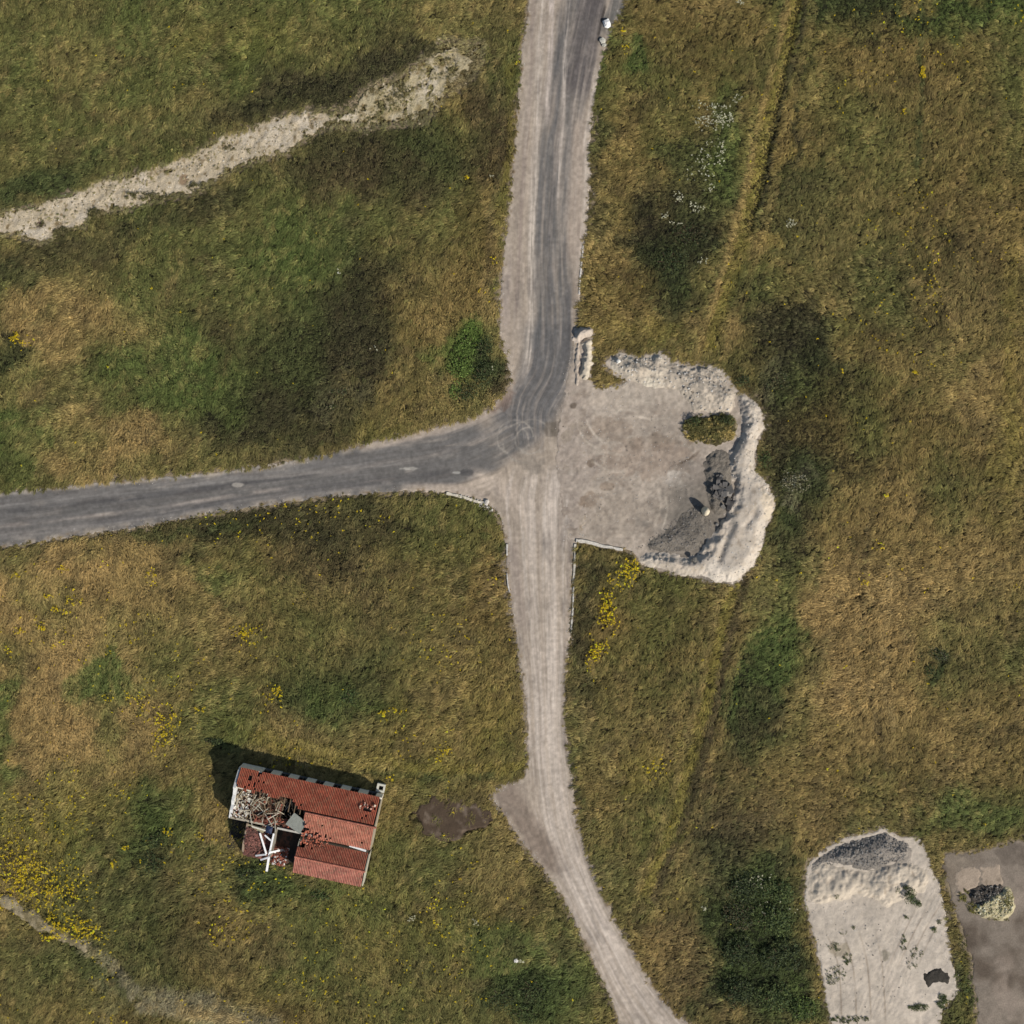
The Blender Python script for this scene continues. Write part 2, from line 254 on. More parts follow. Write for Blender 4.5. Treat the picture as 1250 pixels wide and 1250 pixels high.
# ------------------------------------------------------------------ sheets: one height field mesh per surface
def sheet(name, xs, ys, zf, cf, material, keep=None, **kw):
    X, Y = np.meshgrid(xs, ys); x = X.ravel(); y = Y.ravel()
    if keep is not None: k = keep(x, y)
    else: k = np.ones(len(x), bool)
    nx, ny = len(xs), len(ys); K = k.reshape(ny, nx); q = K[:-1, :-1] & K[1:, :-1] & K[:-1, 1:] & K[1:, 1:]
    idx = np.arange(nx * ny).reshape(ny, nx)
    F = np.stack([idx[:-1, :-1][q], idx[:-1, 1:][q], idx[1:, 1:][q], idx[1:, :-1][q]], 1)
    used = np.unique(F); rm = np.full(nx * ny, -1); rm[used] = np.arange(len(used)); F = rm[F]; x = x[used]; y = y[used]
    z = zf(x, y); col = cf(x, y)
    me = bpy.data.meshes.new(name); me.vertices.add(len(x)); me.loops.add(F.size); me.polygons.add(len(F))
    me.vertices.foreach_set('co', np.stack([x, y, z], 1).ravel().astype(np.float32))
    me.loops.foreach_set('vertex_index', F.ravel().astype(np.int32)); me.polygons.foreach_set('loop_start', np.arange(0, F.size, 4, dtype=np.int32))
    me.update(calc_edges=True); me.polygons.foreach_set('use_smooth', np.ones(len(F), bool))
    at = me.color_attributes.new('tint', 'FLOAT_COLOR', 'POINT'); c = np.ones((len(x), 4)); c[:, :3] = np.clip(lin(np.clip(col, 0, 255)) * np.array((.91, .86, .80)), 0, .7)
    at.data.foreach_set('color', c.ravel().astype(np.float32)); me.materials.append(material); me.update()
    return link(name, me, **kw)
def rangebox(poly, step, pad=0.6, clip=82):
    a = np.array(poly); x0, y0 = np.maximum(a.min(0) - pad, -clip); x1, y1 = np.minimum(a.max(0) + pad, clip)
    return np.arange(x0, x1, step), np.arange(y0, y1, step)
def mixc(col, c, k): return col * (1 - k[:, None]) + np.array(c, float) * k[:, None]
def stroke(col, x, y, pts, width, c, op, soft=.5, nz=.5, ns=(6, .5), seed=0, open_=True):
    """along/across noise gives wheel-worn streaks"""
    pl = spline(W(pts), not open_, 4)
    if not open_: pl = np.vstack([pl, pl[:1]])
    d_, lat, arc = dline(x, y, pl)
    n = fbm(arc / ns[0], lat / ns[1], 1.0, 3, 300 + seed)
    hw = width / 20.0; T = np.hypot(*np.diff(pl, axis=0).T).sum()
    if open_: op = op * sstep(0, min(3, T * .3), arc) * sstep(0, min(3, T * .3), T - arc)
    k = op * sstep(hw * (1 + soft), hw * (1 - soft), d_ + .0) * np.clip(1 + nz * n, 0, 1.5)
    return mixc(col, c, np.clip(k, 0, 1))
def blob(col, x, y, cx, cy, rx, ry, c, op, warp=.35, seed=0, rot=0):
    X, Y = P(cx, cy); a = math.radians(-rot); dx = x - X; dy = y - Y
    q = np.hypot((dx * math.cos(a) + dy * math.sin(a)) / (rx / 10), (-dx * math.sin(a) + dy * math.cos(a)) / (ry / 10)) + warp * fbm(x, y, .8, 3, 500 + seed)
    return mixc(col, c, op * sstep(1.2, .75, q))

M_soil = mat('thatch_and_soil', 5, .5, .8, 8, dist=.1)
M_road = mat('dusty_worn_asphalt', 9, .10, .25, 25, .9, dist=.02)
M_yard = mat('packed_gravel', 7, .10, .5, 18, dist=.05)
M_sand = mat('pale_sand_and_chalk', 5, .09, .6, 9, dist=.08)
M_grav = mat('loose_grey_gravel', 9, .35, 1.0, 9, dist=.12)
M_conc = mat('old_concrete', 6, .22, .4, 14, dist=.02)
M_chalk = mat('broken_chalk', 7, .3, .9, 9, dist=.1)

dense = np.arange(-78, 78.01, .26)
out = 78 * np.cumprod(np.full(26, 1.17)); xs = np.concatenate([-out[::-1], dense, out])
def zground(x, y):
    z = np.full(len(x), 0.0); m = (np.abs(x) < 95) & (np.abs(y) < 95)
    z[m] = Hgrass(x[m], y[m], sd_all(x[m], y[m])); z[~m] = Hlow(x[~m], y[~m]) + .1 * fbm(x[~m], y[~m], 40, 2, 9); return z
def cground(x, y):
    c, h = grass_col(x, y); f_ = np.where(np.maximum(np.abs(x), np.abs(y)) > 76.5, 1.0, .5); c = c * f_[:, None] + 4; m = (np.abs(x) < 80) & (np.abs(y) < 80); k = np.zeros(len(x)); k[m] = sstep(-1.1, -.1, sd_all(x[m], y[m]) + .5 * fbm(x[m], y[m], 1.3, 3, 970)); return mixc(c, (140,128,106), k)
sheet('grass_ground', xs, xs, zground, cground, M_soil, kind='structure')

# ---- road
def sdR(x, y): return sdpoly(x, y, ROAD) + .16 * fbm(x, y, .9, 3, 41) + .14 * fbm(x, y, .35, 2, 43)
def zsheet(sdf, lift=.04, extra=None):
    def f(x, y):
        sd = sdf(x, y); z = Hlow(x, y) + lift - .22 * sstep(.05, -.45, sd)
        return z + (extra(x, y, sd) if extra is not None else 0)
    return f
PALE = (193,181,171); MID = (164,154,146); GRY = (110,109,108); DGR = (104,102,102)
def croad(x, y):
    n = len(x); col = np.tile(np.array((168,157,144), float), (n, 1))
    col *= (1 + .05 * fbm(x, y, 3, 3, 61))[:, None]
    WR = [(-170,650),(0,635),(100,623),(200,610),(300,595),(400,581),(480,570),(560,556),(610,535)]
    NR = [(745,-160),(712,0),(692,100),(678,200),(672,300),(674,400),(668,455),(645,505),(610,540),(560,556)]
    col = stroke(col, x, y, WR, 66, GRY, .98, .12, .08, (4, .6), 1)
    col = stroke(col, x, y, NR, 46, GRY, .8, .45, .45, (5, .35), 2)
    col = stroke(col, x, y, [(672,380),(670,440),(650,495),(610,540)], 62, (104,104,105), .92, .3, .15, (4, .5), 3)
    col = stroke(col, x, y, [(745,-160),(722,0),(716,40),(708,90),(700,130)], 32, (98,94,94), .95, .3, .3, (5, .5), 4)
    col = stroke(col, x, y, [(790,-120),(756,0),(744,30),(736,55)], 20, (104,104,102), .9, .2, .1, (4, .5), 41)
    col = stroke(col, x, y, [(741,0),(733,30),(728,55)], 3, (62,58,56), .8, .3, .1, (4, .5), 42)
    # west road streaks
    col = stroke(col, x, y, [(-100,650),(0,643),(100,632),(200,619),(300,603),(380,593)], 5, PALE, .3, .8, 1.3, (2.5, .5), 5)
    col = stroke(col, x, y, [(-100,628),(0,618),(100,606),(200,596),(300,583),(400,572),(470,565)], 9, (150,148,146), .35, .9, 1.2, (3, .3), 6)
    col = stroke(col, x, y, [(300,588),(400,576),(500,562),(570,545)], 8, (160,154,148), .4, .9, .8, (3, .3), 7)
    col = stroke(col, x, y, [(-100,660),(0,655),(100,642),(200,628),(300,612),(400,601),(480,592)], 8, (150,146,142), .4, .8, .8, (4, .3), 8)
    col = stroke(col, x, y, [(0,626),(200,603),(400,577)], 7, (80,80,82), .5, .8, .8, (5, .3), 9)
    col = stroke(col, x, y, [(100,640),(300,610),(420,592),(560,574)], 8, (84,84,86), .45, .8, .8, (5, .3), 10)
    col = stroke(col, x, y, [(430,548),(500,533),(560,518),(600,498),(626,466)], 12, (184,172,160), .75, .6, .5, (2, .6), 11)
    col = stroke(col, x, y, [(-50,604),(0,602),(100,592),(200,583),(300,572),(380,558)], 7, (178,172,164), .75, .6, .7, (1.5, .4), 12)
    col = stroke(col, x, y, [(480,598),(540,596),(580,603),(605,622)], 12, (182,170,158), .9, .5, .3, (2, .5), 13)
    # northern road bands
    col = stroke(col, x, y, [(668,-100),(662,0),(657,100),(653,200),(649,300),(648,400),(640,470)], 8, (200,191,180), .65, .8, 1.1, (4, .2), 14)
    col = stroke(col, x, y, [(652,-60),(650,20),(648,100),(640,200),(634,300),(628,400)], 5, (150,138,130), .5, .8, .8, (4, .2), 15)
    col = stroke(col, x, y, [(697,-60),(694,0),(690,60),(688,130),(683,200),(679,260)], 5, (196,187,178), .55, .9, 1.3, (3, .15), 16)
    col = stroke(col, x, y, [(684,0),(680,100),(676,200),(670,300),(672,400)], 6, (96,96,98), .55, .8, .8, (4, .2), 17)
    col = stroke(col, x, y, [(674,-60),(672,60),(667,160)], 6, (196,186,178), .7, .8, .8, (3, .2), 171)
    col = stroke(col, x, y, [(662,300),(660,380),(655,440)], 5, (90,92,94), .5, .8, .6, (4, .3), 18)
    col = stroke(col, x, y, [(692,330),(694,400),(688,450)], 9, (90,90,92), .6, .7, .4, (4, .3), 19)
    col = stroke(col, x, y, [(712,130),(706,200),(702,260),(700,330)], 18, (172,160,148), .8, .5, .3, (4, .5), 20)
    col = stroke(col, x, y, [(728,70),(724,120),(716,170),(717,230),(712,290),(708,340)], 7, (205,195,183), .8, .6, .8, (1.5, .5), 21)
    col = stroke(col, x, y, [(705,330),(701,400),(702,440)], 8, (140,128,114), .7, .6, .5, (3, .3), 22)
    col = stroke(col, x, y, [(623,300),(616,360),(616,420)], 14, (176,164,154), .7, .6, .4, (2, .6), 23)
    col = blob(col, x, y, 612, 480, 14, 24, (112,92,82), .55, .4, 3, 30)
    # junction and southern track
    col = stroke(col, x, y, [(560,580),(600,590),(640,620),(655,670)], 22, (188,176,163), .8, .6, .3, (4, .5), 24)
    col = stroke(col, x, y, [(690,560),(690,620),(690,680)], 44, (170,160,150), .9, .5, .2, (4, .6), 25)
    LR = [(560,622,712),(610,612,706),(650,616,702),(700,619,699),(750,626,697),(800,634,693),(850,641,690),(900,643,692),(950,646,698),(1000,652,705),(1050,668,719),(1100,690,740),(1150,714,768),(1200,736,794),(1250,757,842),(1300,776,885)]
    for k, f in enumerate((.08, .17, .26, .34, .42, .5, .57, .64, .71, .78, .86, .93)):
        S = [(l + (q - l) * f, yy) for yy, l, q in LR]
        col = stroke(col, x, y, S, (5, 3, 6, 3)[k % 4], ((204,194,184), (150,140,132), (208,199,189), (186,174,162))[(k * 3) % 4], (.5, .4, .45)[k % 3], .9, 1.4, (3.5, .16), 131 + k)
    S1 = [(l + (q - l) * .36, yy) for yy, l, q in LR]; S2 = [(l + (q - l) * .66, yy) for yy, l, q in LR]
    S1_old = [(632,610),(650,660),(654,720),(656,800),(660,880),(668,950),(684,1020),(708,1080),(742,1150),(790,1220),(830,1290)]
    S2_old = [(668,590),(676,660),(678,740),(676,820),(678,900),(686,960),(702,1020),(726,1075),(762,1140),(806,1205),(860,1280)]
    for k, (S, wd) in enumerate(((S1, 10), (S2, 12))): col = stroke(col, x, y, S, wd, (208,198,187), .6, .7, .6, (5, .25), 26 + k)
    col = stroke(col, x, y, [(622,650),(630,720),(640,780)], 18, (158,147,138), .7, .6, .3, (3, .5), 44)
    col = stroke(col, x, y, [(590,950),(612,965),(632,995),(660,1040),(680,1080)], 34, (138,126,115), .9, .5, .35, (1.5, .6), 45)
    for cx, cy, r in ((629,534,22),(626,537,19),(646,538,17),(650,533,22),(640,540,26)):
        cir = [(cx + r * math.cos(a / 12 * 6.283), cy + r * .95 * math.sin(a / 12 * 6.283)) for a in range(12)]
        col = stroke(col, x, y, cir, 2.0, (165,160,152), .42, .9, 1.4, (1.2, 1), cx % 7 + 50, False)
    col = blob(col, x, y, 676, 523, 13, 10, (98,92,84), .75, .3, 5); col = blob(col, x, y, 687, 513, 4, 5, (72,72,64), .85, .2, 6)
    col = blob(col, x, y, 570, 577, 9, 5, (82,82,84), .7, .3, 7); col = blob(col, x, y, 556, 577, 6, 2, (205,205,200), .6, .3, 8); col = blob(col, x, y, 646, 568, 18, 12, (132,126,118), .5, .5, 9)
    col = blob(col, x, y, 290, 592, 9, 3, (200,195,185), .6, .3, 10); col = blob(col, x, y, 500, 572, 9, 2, (200,198,190), .6, .4, 11)
    d1, l1, a1 = dline(x, y, spline(W(WR), False, 4)); d2, l2, a2 = dline(x, y, spline(W(NR[:8] + [(655,600),(658,700),(664,800),(666,900),(676,1000),(712,1100),(765,1200),(830,1300)]), False, 4))
    m = d1 < d2; la = np.where(m, l1, l2); ar = np.where(m, a1, a2)
    stk = fbm(ar / 5, la / .28, 1.0, 3, 761) * .055 + fbm(ar / 1.6, la / .14, 1.0, 2, 765) * .03; col = col * (1 + stk * sstep(6, 3.5, np.minimum(d1, d2)))[:, None]
    col = mixc(col, (198,188,176), .4 * np.clip(fbm(ar / 2.5, la / .8, 1.0, 4, 771) - .4, 0, 1) * (x < 10)); col = mixc(col, (98,94,92), .5 * np.clip(fbm(ar / 4, la / .7, 1.0, 3, 775) - .4, 0, 1))
    col = mixc(col, (176,166,156), .55 * np.clip(fbm(ar / 7, la / .35, 1.0, 4, 1001) + .05, 0, 1) * (y > 8)); eg = sstep(.9, .1, sdpoly(x, y, ROAD)) * np.clip(.5 + fbm(x, y, 1.2, 3, 779), 0, 1); col = mixc(col, (186,175,160), .6 * eg)
    col = mixc(col, (120,104,80), np.clip(fbm(x, y, .6, 2, 781) - .3, 0, 1) * sstep(.6, 0, sdpoly(x, y, ROAD)))
    sp = fbm(x, y, .35, 2, 71)
    return col * (1 + .07 * sp)[:, None]
xs_, ys_ = rangebox(ROAD, .1)
sheet('road', xs_, ys_, zsheet(sdR, .045, lambda x, y, sd: .015 * fbm(x, y, 1.5, 3, 88)), croad, M_road, keep=lambda x, y: sdpoly(x, y, ROAD) > -.7, kind='structure')

# ---- gravel yard
def sdY(x, y): return sdpoly(x, y, YARD) + .2 * fbm(x, y, 1.1, 3, 45) + .15 * fbm(x, y, .4, 2, 46)
def cyard(x, y):
    n = len(x); col = np.tile(np.array((176,166,154), float), (n, 1)) * (1 + .06 * fbm(x, y, 3.5, 4, 63))[:, None]
    col = blob(col, x, y, 690, 560, 40, 90, (172,161,151), .8, .3, 20)
    for a in ((743,522,30,14,(146,132,118),.5),(721,610,12,9,(128,112,96),.6),(741,594,10,5,(132,116,100),.5),(700,495,5,4,(95,85,75),.8),(722,565,6,4,(125,112,98),.7),(800,540,40,10,(134,122,108),.5),(788,470,60,18,(182,172,160),.5),(823,585,14,9,(205,198,188),.75),(760,630,50,26,(156,146,134),.5),(850,640,60,40,(128,123,116),.6),(790,560,60,22,(158,142,128),.5),(860,580,30,20,(150,142,134),.6),(742,500,30,6,(190,180,168),.4),(762,495,4,14,(186,176,164),.5),(835,500,30,20,(176,166,154),.5)):
        col = blob(col, x, y, a[0], a[1], a[2], a[3], a[4], a[5], .45, int(a[0]))
    for k, pts in enumerate(([(700,500),(712,535),(740,552),(772,556)],[(712,505),(725,530),(745,545)],[(770,505),(795,512),(820,510)],[(800,590),(806,620),(794,650)],[(810,600),(814,625),(806,648)],[(820,570),(842,560),(856,548)],[(718,560),(745,575),(770,574)],[(740,510),(760,500),(785,505)])):
        col = stroke(col, x, y, pts, 3, (202,192,178) if k != 5 else (112,100,88), .75, .8, .8, (1, .2), 60 + k)
    col = mixc(col, (192,182,170), .5 * np.clip(fbm(x, y, 1.5, 4, 783) - .1, 0, 1)); col = mixc(col, (134,122,110), .5 * np.clip(fbm(x, y, 1.1, 4, 787) - .15, 0, 1))
    cx_, cy_ = P(760, 560); rr = np.hypot(x - cx_, y - cy_); col = col * (1 + .022 * fbm(rr / .18, np.arctan2(y - cy_, x - cx_) * 2, 1.0, 2, 791))[:, None]
    ex = x * 10 + 625; ey = 625 - y * 10; col = mixc(col, (124,119,111), .8 * sstep(790, 850, ex + 14 * fbm(x, y, 2, 3, 793)) * sstep(560, 600, ey + 14 * fbm(x, y, 2, 3, 797)) * sstep(905, 880, ex))
    col = mixc(col, (192,183,170), .6 * sstep(505, 480, ey + 14 * fbm(x, y, 2, 3, 799)) * sstep(720, 770, ex))
    return col * (1 + .08 * fbm(x, y, .4, 2, 72))[:, None]
xs_, ys_ = rangebox(YARD, .1)
sheet('gravel_yard', xs_, ys_, zsheet(sdY, .06, lambda x, y, sd: .06 * fbm(x, y, 1.6, 5, 89, .62) * sstep(0, .5, sd)), cyard, M_yard, keep=lambda x, y: sdpoly(x, y, YARD) > -.8, kind='structure')

# ---- sand lot, concrete slab, chalk track, path
def sdL(x, y): return sdpoly(x, y, LOT) + .16 * fbm(x, y, 1.2, 3, 47) + .12 * fbm(x, y, .4, 2, 48)
def clot(x, y):
    col = np.tile(np.array((200,191,178), float), (len(x), 1)) * (1 + .05 * fbm(x, y, 3, 4, 64))[:, None]
    for k in range(9):
        x0 = 1080 + k * 6; col = stroke(col, x, y, [(x0 + 45, 1085 + k * 2), (x0 + 18, 1140), (x0 - 6, 1190)], 1.8, (146,134,122) if k % 2 else (206,198,186), .45, .8, .8, (2, .2), 80 + k)
    for k in range(9):
        x0 = 1018 + k * 9; col = stroke(col, x, y, [(x0 + (k - 4) * 1.5 - 18, 1130), (x0 - 4, 1180), (x0, 1260)], 2, (150,138,124) if k % 2 else (200,191,178), .45, .8, .9, (2.5, .2), 92 + k)
    for k in range(5): col = stroke(col, x, y, [(1050, 1140 + k * 9), (1085, 1180 + k * 6), (1105, 1215 + k * 8)], 2, (198,188,176), .4, .8, .9, (2, .2), 102 + k)
    col = blob(col, x, y, 1081, 1166, 5, 8, (118,114,100), .6, .4, 8); col = blob(col, x, y, 1025, 1160, 12, 10, (150,140,118), .5, .5, 9)
    return col * (1 + .05 * fbm(x, y, .5, 2, 73))[:, None]
def ruts(x, y, sd):
    d_, lat, arc = dline(x, y, np.array(W([(1125,1085),(1100,1140),(1070,1210)])))
    return sstep(0, .6, sd) * (.07 * fbm(x, y, 1.6, 5, 90, .62) + .012 * np.sin(lat * 11 + 1.5 * fbm(x, y, 3, 2, 94)) * sstep(4, 2, d_) * np.clip(fbm(x, y, 4, 2, 95) + .5, 0, 1))
xs_, ys_ = rangebox(LOT, .1)
sheet('sand_lot', xs_, ys_, zsheet(sdL, .07, ruts), clot, M_sand, keep=lambda x, y: sdpoly(x, y, LOT) > -.8, kind='structure')
def sdS(x, y): return sdpoly(x, y, SLAB) + .35 * fbm(x, y, 1.4, 3, 49) + .16 * fbm(x, y, .4, 2, 50)
def cslab(x, y):
    col = np.tile(np.array((138,129,118), float), (len(x), 1))
    col = mixc(col, (92,82,72), np.clip(fbm(x, y, 4, 4, 65), 0, .8)); col = mixc(col, (160,148,136), np.clip(fbm(x, y, 2.5, 3, 66) - .15, 0, .6))
    col = blob(col, x, y, 1170, 1065, 18, 26, (140,130,116), .6, .4, 11); col = blob(col, x, y, 1235, 1045, 20, 14, (104,96,88), .6, .4, 12)
    return col * (1 + .06 * fbm(x, y, .6, 3, 74))[:, None]
xs_, ys_ = rangebox(SLAB, .13)
sheet('concrete_pavement', xs_, ys_, zsheet(sdS, .05), cslab, M_conc, keep=lambda x, y: sdpoly(x, y, SLAB) > -.8, kind='structure')
def sdC(x, y):
    e = sstep(400, 440, x * 10 + 625)
    return sdpoly(x, y, CHALK) + (.42 + .4 * e) * fbm(x, y, 1.5, 3, 51) + (.34 + .3 * e) * fbm(x, y, .45, 2, 52) - .15 - .3 * e - .55 * np.exp(-((x * 10 + 625 - 414) / 20) ** 2) - 1.5 * sstep(530, 598, x * 10 + 625) - 3.2 * e * np.clip(fbm(x, y, 1.0, 4, 991) - .08, 0, 1) - 1.6 * (1 - e) * np.clip(fbm(x, y, .8, 3, 993) - .5, 0, 1)
def cchalk(x, y):
    e = sstep(390, 440, x * 10 + 625); col = np.tile(np.array((196,184,160), float), (len(x), 1))
    col = mixc(col, (182,172,142), e); col = mixc(col, (214,205,188), np.clip(fbm(x, y, 1.8, 3, 67), 0, .7))
    col = mixc(col, (120,104,74), np.clip(fbm(x, y, .55, 2, 68) - .45, 0, .8)); col = mixc(col, (112,98,60), np.clip(fbm(x, y, 1.4, 2, 69) - .3, 0, 1) * e)
    hs = sdC(x, y); col = mixc(col, (92,82,52), sstep(.12, -.12, hs + .1 * fbm(x, y, .3, 2, 997)))
    col = blob(col, x, y, 48, 274, 5, 4, (80,64,56), .9); return blob(col, x, y, 224, 218, 6, 7, (120,96,72), .6)
xs_, ys_ = rangebox(CHALK, .1)
sheet('chalk_track', xs_, ys_, zsheet(sdC, .07, lambda x, y, sd: .09 * fbm(x, y, .9, 3, 91) * sstep(-.1, .4, sd)), cchalk, M_chalk, keep=lambda x, y: sdpoly(x, y, CHALK) > -.9, kind='structure')
def sdP(x, y): return sdpoly(x, y, PATHL) - .1 + .35 * fbm(x, y, .9, 3, 53)
def zpath(x, y): return Hgrass(x, y, sd_all(x, y)) + .42 * sstep(-.5, .3, sdP(x, y)) - .12
xs_, ys_ = rangebox(PATHL, .1)
sheet('dusty_footpath', xs_, ys_, zpath, lambda x, y: mixc(np.tile(np.array((156,146,120), float), (len(x), 1)), (112,104,76), np.clip(fbm(x, y, .8, 3, 70), 0, .8)), M_chalk, keep=lambda x, y: sdpoly(x, y, PATHL) > -.5, kind='structure')
def sdT(x, y): return sdpoly(x, y, PATCH) + 1.0 * fbm(x, y, 1.7, 4, 54) - .25
xs_, ys_ = rangebox(PATCH, .1)
sheet('buried_slab', xs_, ys_, lambda x, y: Hgrass(x, y, sd_all(x, y)) * .3 + .7 * Hlow(x, y) + .3 * sstep(-.5, .2, sdT(x, y)) - .05, lambda x, y: mixc(np.tile(np.array((82,70,58), float), (len(x), 1)), (122,110,98), np.clip(fbm(x, y, .8, 4, 75), 0, .8)), M_conc, keep=lambda x, y: sdpoly(x, y, PATCH) > -.5, kind='structure')

# ------------------------------------------------------------------ heaps and banks
def mound(name, pts, hmax, wdt, cf, material, label, cat, rough=.12, rs=1.6, ridge=None, step=.1, base=.05, extra=None, seed=0, cliff=None, sm=True, **kw):
    poly = spline(W(pts), True, 4) if sm else np.array(W(pts))
    def sdf(x, y): return sdpoly(x, y, poly) + .24 * fbm(x, y, 1.3, 3, 600 + seed) + .12 * fbm(x, y, .35, 2, 620 + seed)
    def zf(x, y):
        sd = sdf(x, y); h = hmax * sstep(0, wdt, sd) ** .8
        if ridge is not None:
            d_, _, _ = dline(x, y, np.array(W(ridge[0]))); h = h * (ridge[2] + (1 - ridge[2]) * np.exp(-(d_ / ridge[1]) ** 2))
        h = h + rough * fbm(x, y, rs, 4, 640 + seed) * sstep(.0, wdt * .8, sd)
        if extra is not None: h = h + extra(x, y, sd)
        return Hlow(x, y) + base + h - .3 * sstep(.05, -.4, sd)
    a, b = rangebox(poly, step)
    return sheet(name, a, b, zf, cf, material, keep=lambda x, y: sdpoly(x, y, poly) > -.6, label=label, category=cat, **kw), zf
def flatcol(c, amp=.05, speck=None, sc=2.0, sd=0):
    def f(x, y):
        col = np.tile(np.array(c, float), (len(x), 1)) * (1 + amp * fbm(x, y, sc, 4, 700 + sd))[:, None]
        if speck is not None: col = mixc(col, speck, np.clip(fbm(x, y, .5, 2, 720 + sd) - .55, 0, .8))
        return col
    return f
def bankx(x, y, sd):
    d1, _, _ = dline(x, y, np.array(W([(893,640),(884,660),(877,682)]))); d2, _, _ = dline(x, y, np.array(W([(909,642),(917,632),(921,622)])))
    d3, _, _ = dline(x, y, np.array(W([(905,520),(900,535),(894,548)]))); d4, _, _ = dline(x, y, np.array(W([(896,590),(891,610),(884,632)])))
    return -.38 * np.exp(-(d1 / .45) ** 2) - .2 * np.exp(-(d2 / .4) ** 2) - .3 * np.exp(-(d3 / .35) ** 2) - .2 * np.exp(-(d4 / .3) ** 2)
def bankx2(x, y, sd):
    z = bankx(x, y, sd)
    for px, py, r_, h in ((893,604,.5,.75),(890,620,.55,.9),(880,638,.45,.7),(877,646,.4,.6),(864,664,.45,.6),(857,671,.35,.5),(901,503,.4,.5)):
        X, Y = P(px, py); z = z + .62 * h * np.exp(-((x - X) ** 2 + (y - Y) ** 2) / (r_ * r_)) * sstep(-.05, .25, sd)
    return z
def cbank(x, y):
    col = flatcol((200,192,180), .06, (150,140,126), 1.6, 3)(x, y); col = mixc(col, (164,154,142), .6 * np.clip(fbm(x, y, 2.2, 4, 961) - .1, 0, 1)); col = mixc(col, (176,164,148), .5 * np.clip(fbm(x, y, .7, 3, 962) - .1, 0, 1))
    col = blob(col, x, y, 880, 700, 30, 12, (220,214,204), .5); return blob(col, x, y, 938, 618, 12, 18, (214,200,176), .5, .4, 4)
BANK = [(902,482),(924,494),(933,518),(924,543),(921,568),(934,588),(947,614),(936,646),(925,680),(912,700),(894,713),(865,706),(830,701),(790,690),(779,680),(793,674),(815,674),(838,679),(855,670),(869,652),(880,632),(890,612),(892,590),(887,566),(890,546),(900,530),(904,512),(900,498)]
bank, zbank = mound('sand_bank', BANK, .85, 1.6, cbank, M_sand, 'long pale sand bank curving round the east and south edge of the gravel yard', 'sand bank', .12, 1.9, extra=bankx2, seed=1)
NEH = [(742,441),(757,432),(782,437),(806,430),(818,442),(842,447),(878,450),(892,472),(896,492),(890,506),(866,504),(848,502),(832,482),(806,474),(786,470),(768,466),(752,456)]
def neridge(x, y, sd):
    a = (x * .5 + y * .86); b = (-x * .86 + y * .5); X, Y = P(886, 484); X2, Y2 = P(776, 450)
    return sstep(0, .6, sd) * (.22 * np.abs(fbm(a / .8, b / 3.0, 1.0, 3, 981)) + .1 * np.abs(fbm(x, y, .6, 2, 985)) + .55 * np.exp(-((x - X) ** 2 / 1.1 + (y - Y) ** 2 / 1.6)) + .25 * np.exp(-((x - X2) ** 2 / 4 + (y - Y2) ** 2 / 1)))
def cne(x, y):
    col = flatcol((188,179,165), .06, (110,102,92), 1.4, 5)(x, y); e = sstep(820, 790, x * 10 + 625)
    return mixc(col, (214,208,192), e * .8 * np.clip(.6 + fbm(x, y, 1.2, 2, 9), 0, 1))
neh, zneh = mound('rubble_heap', NEH, .55, 2.4, cne, M_sand, 'pale lumpy sand and chalk heap along the north edge of the gravel yard', 'sand heap', .15, 1.5, extra=neridge, seed=2)
gh, zgh = mound('gravel_heap', [(790,664),(800,655),(822,640),(838,622),(852,612),(866,622),(872,640),(866,658),(855,670),(840,677),(815,673),(795,674)], .3, 1.8, flatcol((126,121,113), .12, (92,88,82), 1.2, 7), M_grav, 'low crescent of rough dark grey gravel at the foot of the sand bank', 'gravel heap', .08, .6, seed=3)
mound('gravel_heap', [(862,555),(880,552),(892,562),(893,590),(889,612),(880,630),(868,624),(862,600),(858,575)], .32, 1.0, flatcol((124,119,111), .12, (84,80,74), 1.0, 8), M_grav, 'small grey gravel heap under the grassy clump inside the yard bank', 'gravel heap', .14, .6, seed=4)
ish, zish = mound('turf_island', [(834,518),(845,508),(866,506),(888,508),(898,520),(893,536),(875,545),(852,540),(838,530)], .22, 1.2, lambda x, y: mixc(flatcol((84,78,52), .1)(x, y), (150,140,116), np.clip(fbm(x, y, .8, 3, 990), 0, 1)) if True else flatcol((76,72,46), .1), M_soil, 'oval island of turf and weeds inside the gravel yard', 'turf mound', .15, .8, seed=5)
mound('sand_heap', [(699,407),(704,401),(713,399),(723,402),(724,408),(716,413),(707,417),(700,415)], .75, .7, flatcol((196,186,175), .05), M_sand, 'small rounded pale sand heap beside the road, above the kerb trench', 'sand heap', .1, .7, seed=6)
mound('spoil_strip', [(711,418),(721,416),(724,428),(722,444),(720,462),(716,466),(708,464),(709,446),(711,430)], .55, .45, flatcol((200,192,176), .06), M_sand, 'narrow strip of pale spoil running south from the small sand heap', 'sand heap', .1, .7, seed=7)
mound('spoil_strip', [(705,418),(708,419),(707,440),(706,466),(703,466),(701,446),(703,430)], .2, .2, flatcol((186,176,164), .06), M_sand, 'thin low ridge of pale spoil on the road side of the kerb trench', 'sand heap', .03, .7, seed=8)
